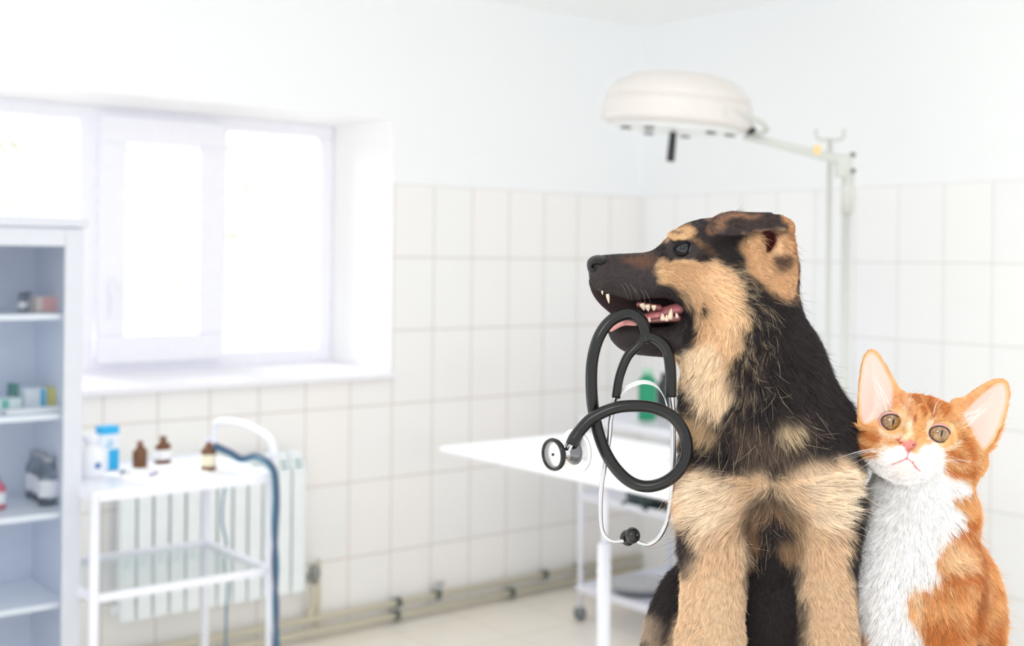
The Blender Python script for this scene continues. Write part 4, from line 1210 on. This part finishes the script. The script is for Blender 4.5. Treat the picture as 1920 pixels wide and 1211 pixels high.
def tooth(x0, y0, x1, y1, r, d=-36):
    a = Vector(g2w(q(x0, y0, d))) - Vector(dogO); b = Vector(g2w(q(x1, y1, d))) - Vector(dogO); s_ = r * SU
    MB().tube([a, a.lerp(b, .3), a.lerp(b, .7), a.lerp(b, .93), b], [s_ * .9, s_, s_ * .62, s_ * .28, s_ * .08], 10).build('tooth', M_tooth, dog)
for t in ((1139, 551, 1142, 569, 3.4, -30), (1129, 545, 1130, 553, 2.0, -24), (1203, 569, 1208, 582, 5, -34), (1213, 571, 1216, 584, 5.5, -35), (1226, 572, 1226, 583, 5, -36),
          (1243, 601, 1242, 587, 5, -38), (1256, 599, 1259, 578, 5.5, -38), (1250, 602, 1250, 590, 4, -39), (1270, 596, 1268, 586, 3.5, -40), (1218, 604, 1217, 594, 3, -36)):
    tooth(*t)
# whiskers
rg = np.random.default_rng(4); wl = []
for k in range(6):
    x = 1162 + k * 9 + rg.uniform(-3, 3); y = 528 + rg.uniform(-8, 16); dd = (dg.near(x, y) or -40)
    a = q(x, y, dd); wl.append([a, a + [6, 12, -10], a + [8 + rg.uniform(-2, 6), 30 + rg.uniform(0, 14), -14]])
strands('whiskers', wl, mat('pale_whisker', (150, 142, 136), .4), dog, dogO, .3)['kind'] = 'stuff'
# ---------------------------------------------------------------- the kitten
ct = Sculpt((1560, 640, -190), (1925, GZ + 1, 300), 3.0)
# trunk
ct.ell(q(1722, 985, -5), (98, 112, 90), 30)
ct.ell(q(1730, 1130, 40), (122, 150, 112), 40)
ct.ell((1765, 1290, 110), (130, 165, 130), 40)
ct.ell(q(1790, 1160, 40), (82, 150, 100), 30)
ct.cone(q(1735, 860, -5), q(1726, 950, -5), 82, 92, 24)
# forelegs and feet
ct.ell(q(1790, 1075, -30), (46, 70, 60), 24)
ct.ell(q(1690, 1070, -38), (84, 110, 66), 40)
ct.cone(q(1664, 1130, -66), (1662, GZ - 45, -85), 46, 32, 36)
ct.cone(q(1762, 1080, -68), (1756, GZ - 45, -85), 48, 34, 22)
for x in (1662, 1756):
    ct.ell((x, GZ - 22, -105), (36, 23, 46), 12)
    for t in (-22, -8, 8, 22): ct.ell((x + t, GZ - 15, -138 + abs(t) * .4), (10, 15, 15), 5)
ct.ell((1850, 1340, 60), (55, 100, 95), 24)
ct.ell((1664, 1340, 60), (50, 100, 95), 24)
for x in (1664, 1858): ct.cone((x, GZ - 24, 30), (x, GZ - 20, -50), 26, 22, 10)
ct.cone((1800, GZ - 22, 235), (1895, GZ - 18, 120), 22, 14, 12)
# head, tilted to the right, face lifted
ct.ell(q(1722, 818, -32), (106, 74, 82), 16, rot=[('Z', 12)])
ct.ell(q(1645, 832, -40), (44, 44, 52), 20)
ct.ell(q(1795, 858, -40), (50, 48, 54), 20)
ct.ell(q(1700, 868, -72), (58, 34, 48), 20)
ct.ell(q(1671, 848, -103), (31, 23, 26), 9)
ct.ell(q(1724, 860, -103), (33, 25, 26), 9)
ct.ell(q(1697, 878, -98), (22, 15, 20), 9)
ct.cone(q(1722, 778, -100), q(1703, 822, -122), 17, 11, 14)
ct.ell(q(1701, 832, -126), (14, 9, 9), 6)
# mouth line
for a, b in (((1698, 848), (1696, 857)), ((1696, 857), (1683, 862)), ((1683, 862), (1670, 868)), ((1696, 857), (1706, 864)), ((1706, 864), (1712, 874)), ((1712, 874), (1720, 880))):
    da, db = ct.near(*a), ct.near(*b)
    ct.cone(q(*a, da - 1), q(*b, db - 1), 1.9, 1.9, 1.5, 'cut')
# ears: thin curved shells open to the front
EL = [(1606, 800), (1603, 760), (1609, 705), (1618, 670), (1632, 655), (1646, 661), (1664, 690), (1682, 724), (1700, 742), (1690, 775), (1650, 800)]
ER = [(1776, 756), (1805, 741), (1845, 716), (1872, 709), (1887, 718), (1887, 748), (1877, 785), (1860, 818), (1848, 840), (1822, 856), (1800, 830)]
def shell(poly, dc, lean, cx, cz, bowl=.62):
    P3 = smooth_poly([tuple(q(a, b, -45)[:2]) for a, b in poly])
    def f(X, Z):
        t = np.clip(-poly_sd(P3, X, Z), 0, 34)
        return dc + t * bowl + (Z - cz) * lean
    return f
ct.puff(EL, 4.5, 6, shell(EL, -62, -.18, 1650, 740), 5, ref=-45)
ct.puff(ER, 4.5, 6, shell(ER, -62, -.12, 1830, 780), 5, ref=-45)
# eye sockets
CE = ((1668.5, 790), (1758.5, 812)); CD = []
for (x, z) in CE:
    d_ = ct.near(x, z); CD.append(d_)
    ct.ell(q(x, z, d_ - 1), (21, 16, 10), 5, 'cut', rot=[('Z', 14)])
cv, cq = ct.mesh(); cv, cq = keep_main(cv, cq)
catO = g2w(np.array([1740, GZ, 20]))
CK = 1 - 80 * SU / Y0
def refc(p):
    r = p.copy(); r[:, 0] = 960 + (p[:, 0] - 960) / CK; r[:, 1] = HORIZON + (p[:, 1] - HORIZON) / CK; return r
OR, ORD, ORL, WH, PINK = (234, 182, 122), (212, 136, 74), (244, 214, 172), (252, 251, 250), (238, 214, 203)
CATL = [
    # forehead and cheek stripes
    ([(1694, 742), (1702, 740), (1708, 762), (1702, 790), (1697, 786)], (190, 112, 62), 2.5, None), ([(1722, 744), (1730, 746), (1726, 778), (1719, 776)], (190, 112, 62), 2.5, None),
    ([(1742, 750), (1751, 752), (1744, 782), (1737, 780)], (190, 112, 62), 2.5, None),
    ([(1700, 735), (1708, 738), (1712, 765), (1704, 775)], ORD, 3, None), ([(1718, 738), (1726, 740), (1724, 768), (1718, 770)], ORD, 3, None),
    ([(1735, 742), (1744, 744), (1738, 772), (1732, 770)], ORD, 3, None), ([(1752, 748), (1762, 752), (1750, 778), (1746, 772)], ORD, 3, None),
    ([(1766, 756), (1782, 762), (1768, 782), (1758, 780)], ORD, 4, None),
    ([(1640, 756), (1656, 750), (1690, 758), (1690, 768), (1660, 762)], ORD, 4, None),
    ([(1612, 778), (1640, 782), (1644, 790), (1618, 790)], ORD, 4, None), ([(1610, 800), (1632, 808), (1650, 822), (1640, 826), (1614, 814)], ORD, 4, None),
    ([(1606, 838), (1636, 840), (1634, 848), (1608, 850)], ORD, 4, None),
    ([(1788, 818), (1806, 822), (1818, 845), (1822, 880), (1812, 882), (1806, 855), (1790, 832)], ORD, 5, None),
    ([(1760, 838), (1786, 844), (1800, 862), (1790, 864), (1764, 850)], ORD, 5, None), ([(1772, 872), (1800, 878), (1822, 872), (1824, 890), (1796, 892), (1772, 882)], ORD, 5, None),
    # pale patches round the eyes
    ([(1688, 762), (1697, 768), (1696, 802), (1688, 800)], (246, 222, 190), 4, None), ([(1728, 790), (1738, 784), (1742, 790), (1736, 820), (1726, 812)], (248, 226, 196), 5, None),
    ([(1648, 806), (1668, 812), (1692, 806), (1690, 814), (1664, 820), (1648, 812)], (246, 222, 192), 4, None), ([(1742, 830), (1762, 834), (1784, 822), (1784, 830), (1762, 842), (1742, 838)], (246, 222, 192), 4, None),
    # white muzzle, throat and chest
    ([(1642, 836), (1660, 828), (1690, 830), (1694, 842), (1706, 842), (1716, 832), (1742, 824), (1756, 842), (1762, 866), (1778, 892), (1822, 906), (1820, 926), (1778, 932), (1798, 960), (1784, 986), (1752, 1010), (1745, 1044), (1751, 1068), (1722, 1085), (1696, 1099),
      (1690, 1128), (1712, 1164), (1730, 1210), (1730, GZ + 20), (1630, GZ + 20), (1634, 1208), (1604, 1168), (1606, 1098), (1612, 1030), (1580, 1030), (1580, 870), (1614, 872), (1636, 852)], WH, 5, lambda p: sst(60, 20, p[:, 2])),
    ([(1590, 1035), (1612, 1035), (1608, 1100), (1600, 1170), (1630, 1205), (1620, 1240), (1585, 1240)], OR, 6, None),
    # body bands
    ([(1796, 975), (1835, 960), (1836, 985), (1790, 1000)], ORD, 6, None), ([(1756, 1065), (1800, 1060), (1840, 1070), (1838, 1082), (1790, 1076), (1756, 1084)], ORD, 6, None),
    ([(1824, 1005), (1850, 1040), (1850, 1130), (1836, 1180), (1826, 1120), (1832, 1060)], (196, 126, 78), 8, None),
    ([(1730, 1160), (1770, 1150), (1790, 1170), (1770, 1205), (1735, 1195)], ORD, 12, None), ([(1800, 1150), (1840, 1150), (1840, 1185), (1800, 1180)], ORD, 10, None),
    ([(1700, 1105), (1716, 1090), (1718, 1150), (1706, 1150)], ORL, 6, None), ([(1760, 1010), (1800, 1010), (1815, 1050), (1760, 1055)], ORL, 14, None),
    ([(1850, 1180), (1890, 1180), (1900, 1240), (1850, 1240)], ORD, 12, None),
]
CATL = [([tuple(q(a, b, -80)[:2]) for a, b in pl], c, s_, t_) for pl, c, s_, t_ in CATL]
ELi = [(1612, 790), (1608, 745), (1614, 695), (1622, 671), (1632, 661), (1643, 667), (1658, 692), (1670, 722), (1672, 745), (1662, 762), (1640, 782)]
ERi = [(1804, 782), (1818, 760), (1848, 732), (1870, 718), (1881, 723), (1882, 748), (1872, 782), (1856, 814), (1844, 832), (1830, 838), (1812, 812)]
def ear_in(r):
    r = refd(r, 35); return np.minimum(poly_sd(smooth_poly(ELi, 4), r[:, 0], r[:, 1]), poly_sd(smooth_poly(ERi, 4), r[:, 0], r[:, 1]))
def ear_any(r):
    r = refd(r, 35); return np.minimum(poly_sd(smooth_poly(EL, 4), r[:, 0], r[:, 1]), poly_sd(smooth_poly(ER, 4), r[:, 0], r[:, 1]))
MOUTH = (((1698, 848), (1696, 857)), ((1696, 857), (1683, 862)), ((1683, 862), (1670, 868)), ((1696, 857), (1706, 864)), ((1706, 864), (1712, 874)), ((1712, 874), (1720, 880)))
def cat_color(p):
    base = lin(OR); c = paint(base, CATL[:0], p, 4, 70)
    r = refc(p)
    b = np.sin((p[:, 1] * .9 + p[:, 0] * .25 + 26 * noise(p, 60, 80)) / 9.5) * sst(900, 960, p[:, 1]); b = sst(.2, .8, b) * .55
    b2 = sst(.25, .7, noise(p * [1.6, .7, 1], 11, 85)) * .4 * (p[:, 1] < 920)
    f = np.maximum(b, b2)[:, None]; c = c * (1 - f) + lin(ORD) * f
    l = sst(.2, .8, noise(p * [1.5, .8, 1], 15, 90))[:, None] * .5; c = c * (1 - l) + lin(ORL) * l
    pl = CATL; wx = noise(p, 14, 71) * 4 + noise(p, 6, 72) * 2; wz = noise(p, 14, 73) * 4 + noise(p, 6, 74) * 2
    for poly, cc, soft, test in pl:
        sd = poly_sd(smooth_poly(poly, 4), p[:, 0] + wx, p[:, 1] + wz); a = sst(soft, -soft, sd)
        if test is not None: a = a * test(p)
        c = c * (1 - a[:, None]) + lin(cc) * a[:, None]
    nr = ct.grad(p, 3.0)
    e = sst(3, -4, ear_in(r)) * (nr[:, 2] < .3); c = c * (1 - e[:, None]) + lin(PINK) * e[:, None]
    e2 = sst(1, -2, ear_any(r)) * (1 - e) * (r[:, 1] < 800) * .6; c = c * (1 - e2[:, None]) + lin((240, 190, 138)) * e2[:, None]
    # pink nose leather and lips
    rn = refd(p, -106)
    nz_ = sst(1, -1.5, poly_sd([(1682, 824), (1700, 820), (1719, 829), (1717, 834), (1706, 842), (1699, 850), (1694, 842), (1684, 830)], rn[:, 0], rn[:, 1])) * (p[:, 2] < -60)
    c = c * (1 - nz_[:, None]) + lin((226, 140, 130)) * nz_[:, None]
    rm = refd(p, -108); ch = sst(24, 4, np.hypot((rm[:, 0] - 1693) / 1.3, rm[:, 1] - 876)) * .5; c = c * (1 - ch[:, None]) + lin((240, 222, 214)) * ch[:, None]
    for a, b_ in MOUTH:
        sd = np.abs(poly_sd([a, b_, (b_[0] + .5, b_[1] + .5)], rm[:, 0], rm[:, 1])); k = sst(2.4, 1.0, sd) * .8; c = c * (1 - k[:, None]) + lin((206, 120, 124)) * k[:, None]
    return c
def cat_field(p, nr):
    r = refc(p); x, z, d = r.T; n = len(x)
    hx, hz = 1701, 832
    rad = np.stack([(x - hx), (z - hz), 0 * x], -1); rad /= np.linalg.norm(rad, axis=1, keepdims=True) + 1e-6
    head = sst(905, 880, z)[:, None]
    chin = sst(845, 875, z)[:, None] * head
    dn = np.stack([np.clip((x - 1715) / 90, -1, 1) * .7, np.ones(n), 0 * x], -1)
    dr = rad * head + dn * (1 - head); dr = dr * (1 - chin * .6) + dn * chin * .6
    ln = np.where(z > 880, 12 + 14 * sst(890, 960, z), 8.0)
    R_h = np.hypot(x - hx, z - hz); ln = np.where((z <= 890), np.clip(3.4 + (R_h - 14) * .12, 3.4, 13), ln)
    ear = ear_any(r); ln = np.where((ear < 0) & (z < 800), 5.0, ln); ln = np.where((ear_in(r) < 2) & (nr[:, 2] < .3), 0, ln)
    for (ex, ez_) in CE:
        e = np.hypot((x - ex) / 1.15, z - ez_); ln = np.where(e < 17.5, 0, np.where(e < 24, np.minimum(ln, 2.4), ln))
    nz_ = poly_sd([(1680, 820), (1700, 818), (1721, 826), (1718, 835), (1704, 846), (1699, 852), (1693, 845), (1682, 831)], x, z); ln = np.where((nz_ < 0) & (d < -60), 0, ln)
    rm = refd(p, -108)
    for a, b_ in MOUTH: ln = np.where((np.abs(poly_sd([a, b_, (b_[0] + .5, b_[1] + .5)], rm[:, 0], rm[:, 1])) < 3.2) & (d < -60), 1.2, ln)
    dr = np.where(((ear < 0) & (z < 800))[:, None], np.stack([(x - 1740) * .01, -np.ones(n), 0 * x], -1), dr)
    lay = np.where(z > 900, .66, .82)
    return dr, ln, lay
cat = thing('kitten', 'orange and white tabby kitten sitting right of the puppy looking up', 'cat', tuple(catO), frame='world')
cbody = np_mesh('body', cv, cq, attr_mat('kitten_coat_skin', 'coat', .6), cat, cat_color(cv), catO)
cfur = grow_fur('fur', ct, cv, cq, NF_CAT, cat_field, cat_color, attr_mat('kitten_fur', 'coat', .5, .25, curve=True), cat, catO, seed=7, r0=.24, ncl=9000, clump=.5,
                weight=lambda c: np.where(c[:, 2] < 60, 1.0, .3) * np.where(c[:, 1] > 1260, .3, 1.0) * np.where(c[:, 1] < 905, 1.8, 1.0), wild=.04)
# eyes
def iris_mat():
    m = bpy.data.materials.new('amber_iris'); m.use_nodes = True; nt = m.node_tree; b = nt.nodes['Principled BSDF']
    tc = nt.nodes.new('ShaderNodeTexCoord'); nz = nt.nodes.new('ShaderNodeTexNoise'); nz.inputs['Scale'].default_value = 300
    nt.links.new(tc.outputs['Object'], nz.inputs['Vector']); cr = nt.nodes.new('ShaderNodeValToRGB')
    cr.color_ramp.elements[0].color = tuple(lin((124, 92, 58))) + (1,); cr.color_ramp.elements[1].color = tuple(lin((178, 140, 92))) + (1,)
    cr.color_ramp.elements[0].position = .35; cr.color_ramp.elements[1].position = .65
    nt.links.new(nz.outputs['Fac'], cr.inputs[0]); nt.links.new(cr.outputs[0], b.inputs['Base Color']); b.inputs['Roughness'].default_value = .15
    b.inputs['Coat Weight'].default_value = 1.0; b.inputs['Coat Roughness'].default_value = .02
    return m
M_iris = iris_mat(); M_rim = mat('dark_eye_rim', (62, 48, 50), .35); M_lid = mat('pink_eyelid', (214, 158, 146), .4)
for (x, z), d_ in zip(CE, CD):
    ec = q(x, z, d_ + 15)
    e = ball('eye', ec, 20.5, M_iris, cat, catO)
    ball('pupil', ec + np.array([0, -1, -18.6]), 6.6, M_pup, e, catO, (.42, 1.05, .34), rot=[('Z', 10)])
    for nm, mm, ra, rb, th, off in (('eyelid', M_lid, 20.0, 16.4, 3.0, 0), ('eye_rim', M_rim, 18.3, 14.2, 1.5, -.2)):
        ring = []
        for k in range(44):
            a = k / 44 * 2 * math.pi; u_, w_ = ra * math.cos(a), rb * math.sin(a); c_, s_ = math.cos(.24), math.sin(.24)
            g = ec + np.array([u_ * c_ - w_ * s_, u_ * s_ + w_ * c_, -math.sqrt(max(20.5 ** 2 - u_ * u_ - w_ * w_, 0)) + off]); ring.append(Vector(g2w(g)) - Vector(catO))
        ring.append(ring[0]); MB().tube(ring, th * SU, 8, False).build(nm, mm, e)
for x, z in ((1690, 830), (1711, 834)):
    ball('nostril', q(x, z, ct.near(x, z) + 1), 3.4, mat('nostril_dark', (110, 44, 44), .5), cat, catO, (1.25, .42, .5), rot=[('Z', 14 if x < 1700 else -8)])
wl = []; rg = np.random.default_rng(8)
for s_, cx_, cz_ in ((-1, 1656, 850), (1, 1740, 862)):
    for k in range(9):
        x = cx_ + rg.uniform(-9, 9); z = cz_ + rg.uniform(-10, 12); dd = ct.near(x, z) or -100
        L_ = rg.uniform(55, 95); an = rg.uniform(-.15, .75) if s_ > 0 else rg.uniform(-.2, .5)
        a = q(x, z, dd); wl.append([a, a + [s_ * L_ * .45 * math.cos(an), L_ * .42 * math.sin(an) - 5, -16], a + [s_ * L_ * math.cos(an), L_ * math.sin(an) + 6, -14]])
for k in range(3):
    for (x, z) in ((1694, 768), (1752, 778)):
        x2 = x + rg.uniform(-6, 6); dd = ct.near(x2, z) or -90; a = q(x2, z, dd); wl.append([a, a + [rg.uniform(-2, 8), -20, -12], a + [rg.uniform(0, 22), -38, -10]])
strands('whiskers', wl, mat('white_whisker', (255, 253, 250), .4), cat, catO, .3)['kind'] = 'stuff'
wl = []
for poly, (bx_, bz_), (tx_, tz_) in ((ELi, (1664, 765), (1626, 690)), (ERi, (1806, 790), (1864, 742))):
    for k in range(26):
        x = bx_ + rg.uniform(-14, 14); z = bz_ + rg.uniform(-16, 16); dd = ct.near(x, z)
        if dd is None: continue
        f = rg.uniform(.35, .95); e_ = np.array([tx_ + rg.uniform(-14, 14), tz_ + rg.uniform(-10, 26)]); tgt = np.array([x, z]) * (1 - f) + e_ * f
        a = q(x, z, dd); b_ = q(tgt[0], tgt[1], dd - 8); wl.append([a, (a + b_) / 2 + [0, 0, -7], b_])
strands('ear_tufts', wl, bpy.data.materials['white_whisker'], cat, catO, .3)['kind'] = 'stuff'
# ---------------------------------------------------------------- stethoscope held in the puppy's mouth
M_rub = mat('black_rubber_tube', (17, 17, 18), .24, spec=.45, scale=200)
M_chr = mat('polished_chrome', (214, 214, 216), .1, 1.0)
sO = Vector(g2w(q(1190, 800, -70)))
stt = thing('stethoscope', 'black stethoscope with chrome ear tubes hanging from the puppy mouth', 'stethoscope', tuple(sO), frame='world')
def SP(pts): return [Vector(g2w(q(*p))) - sO for p in spline([tuple(p) for p in pts], 8)]
def stube(name, pts, r, m, par=stt, n=16):
    pp = SP(pts); rs = r * SU if np.isscalar(r) else [x * SU for x in np.interp(np.linspace(0, 1, len(pp)), np.linspace(0, 1, len(r)), r)]
    return MB().tube(pp, rs, n).build(name, m, par)
main = [(1211, 630, -62), (1208, 612, -62), (1199, 597, -60), (1182, 589, -60), (1162, 592, -62), (1140, 606, -66), (1122, 634, -70), (1111, 675, -72), (1109, 725, -72), (1114, 775, -72), (1128, 830, -74), (1150, 872, -78),
        (1180, 902, -84), (1213, 912, -90), (1248, 903, -96), (1275, 880, -100), (1288, 847, -102), (1283, 812, -102), (1262, 782, -101), (1230, 766, -100), (1194, 761, -100), (1152, 765, -100), (1112, 783, -100), (1090, 804, -101), (1078, 822, -102)]
tubing = stube('tubing', main, 10.9, M_rub, n=22)
stube('tubing_branch', [(1211, 626, -62), (1197, 647, -62), (1177, 668, -63), (1162, 705, -66), (1155, 746, -68)], [9.5, 9, 8.6, 8.4, 8.2], M_rub, n=18)
stube('tubing_branch', [(1211, 628, -62), (1233, 637, -62), (1250, 655, -62), (1257, 690, -60), (1258, 744, -60)], [9.5, 10, 10.4, 10.4, 10], M_rub, n=18)
MB().lathe([(2 * SU, -10 * SU), (9 * SU, -7 * SU), (11 * SU, 0), (9 * SU, 7 * SU), (2 * SU, 10 * SU)], Vector(g2w(q(1211, 634, -62))) - sO, (0, 0, 1), 20).build('junction', M_rub, stt)
stube('ear_tube', [(1154, 740, -68), (1150, 765, -68), (1145, 787, -68), (1142, 822, -66), (1135, 868, -64), (1128, 911, -62), (1126, 954, -62), (1128, 988, -62), (1136, 1006, -62), (1151, 1015, -62), (1170, 1014, -62)], [4.6, 4.6, 4.2, 3.6, 3.5], M_chr)
stube('ear_tube', [(1259, 738, -60), (1261, 775, -60), (1262, 803, -60), (1262, 861, -60), (1261, 911, -60), (1256, 950, -60), (1248, 985, -60), (1233, 1010, -60), (1213, 1021, -60), (1192, 1014, -61)], [5.4, 5.2, 4.6, 4.2, 3.9], M_chr)
M_tip = mat('black_ear_tip', (26, 26, 27), .3)
def tip(c, ax):
    b = Vector(g2w(q(*c))) - sO
    prof = [(3 * SU, -10 * SU), (6 * SU, -8 * SU), (13 * SU, -2 * SU), (15 * SU, 5 * SU), (12 * SU, 12 * SU), (6 * SU, 15.5 * SU), (3.4 * SU, 15 * SU), (3 * SU, 8 * SU), (.1 * SU, 8 * SU)]
    MB().lathe(prof, b, ax, 26).build('ear_tip', M_tip, stt)
tip((1179, 1008, -50), (-.5, -.75, .1)); tip((1183, 1004, -68), (.62, -.75, .25))
# flat spring between the ear tubes
sp_ = SP([(1155, 752, -66), (1163, 738, -68), (1180, 724, -70), (1206, 716, -70), (1230, 723, -68), (1245, 744, -64), (1252, 766, -62), (1260, 778, -61)])
mb = MB(); hw = 5.5 * SU
for i, p in enumerate(sp_):
    t = (sp_[min(i + 1, len(sp_) - 1)] - sp_[max(i - 1, 0)]).normalized(); n_ = Vector((0, 1, 0)).cross(t).normalized() * (.5 * SU)
    w_ = Vector((-.15, .72, .45)).normalized() * hw
    mb.v += [p - w_ - n_, p + w_ - n_, p + w_ + n_, p - w_ + n_]
for i in range(len(sp_) - 1):
    for k in range(4): mb.f.append((i * 4 + k, i * 4 + (k + 1) % 4, (i + 1) * 4 + (k + 1) % 4, (i + 1) * 4 + k)); mb.smooth.append(False)
mb.f += [(0, 1, 2, 3), tuple(len(sp_) * 4 - 4 + k for k in range(4))]; mb.smooth += [False, False]
mb.build('leaf_spring', mat('pale_spring_steel', (238, 240, 241), .35), stt)
# chest piece
ax = Vector((-.77, -.63, -.02)).normalized()
c_s = Vector(g2w(q(1038, 852, -118))) - sO
def disc(prof, off, name, m, n=48): return MB().lathe([(r * SU, h * SU) for r, h in prof], c_s + ax * off * SU, ax, n).build(name, m, stt)
disc([(21, -7), (28, -5), (29.5, 0), (28, 4.5), (25, 5.5), (23.5, 3), (23, 0)], 0, 'bell_rim', M_rub)
disc([(8, -12), (22, -4), (23.5, 1), (23, 2.2), (3, 1.2)], 0, 'bell_face', mat('pale_bell_face', (226, 228, 229), .2, .55))
disc([(2.6, 0), (2.6, 1.6), (.2, 1.8)], 1.2, 'bell_hole', M_black, 16)
disc([(13, -40), (12, -26), (10, -20), (10, -8), (12, -6)], 0, 'stem', M_chr, 32)
disc([(22, -49), (24, -47), (19, -40), (14, -33), (11, -26)], 0, 'diaphragm_housing', mat('dark_chrome', (120, 120, 122), .15, 1.0), 40)
disc([(37, -53), (37.5, -52), (37, -50)], 0, 'diaphragm', glass('clear_diaphragm', (.93, .94, .95), .12), 48)
disc([(36, -56), (40, -55), (41, -52), (40, -49), (37, -48)], 0, 'diaphragm_rim', mat('clear_rim', (236, 238, 240), .12, .3), 48)
stube('tube_connector', [(1086, 809, -101), (1077, 823, -102), (1071, 835, -104)], [11.3, 12, 11], M_rub, n=18)
stube('metal_spigot', [(1072, 832, -104), (1062, 852, -106)], [4.5, 4.5], M_chr, n=14)
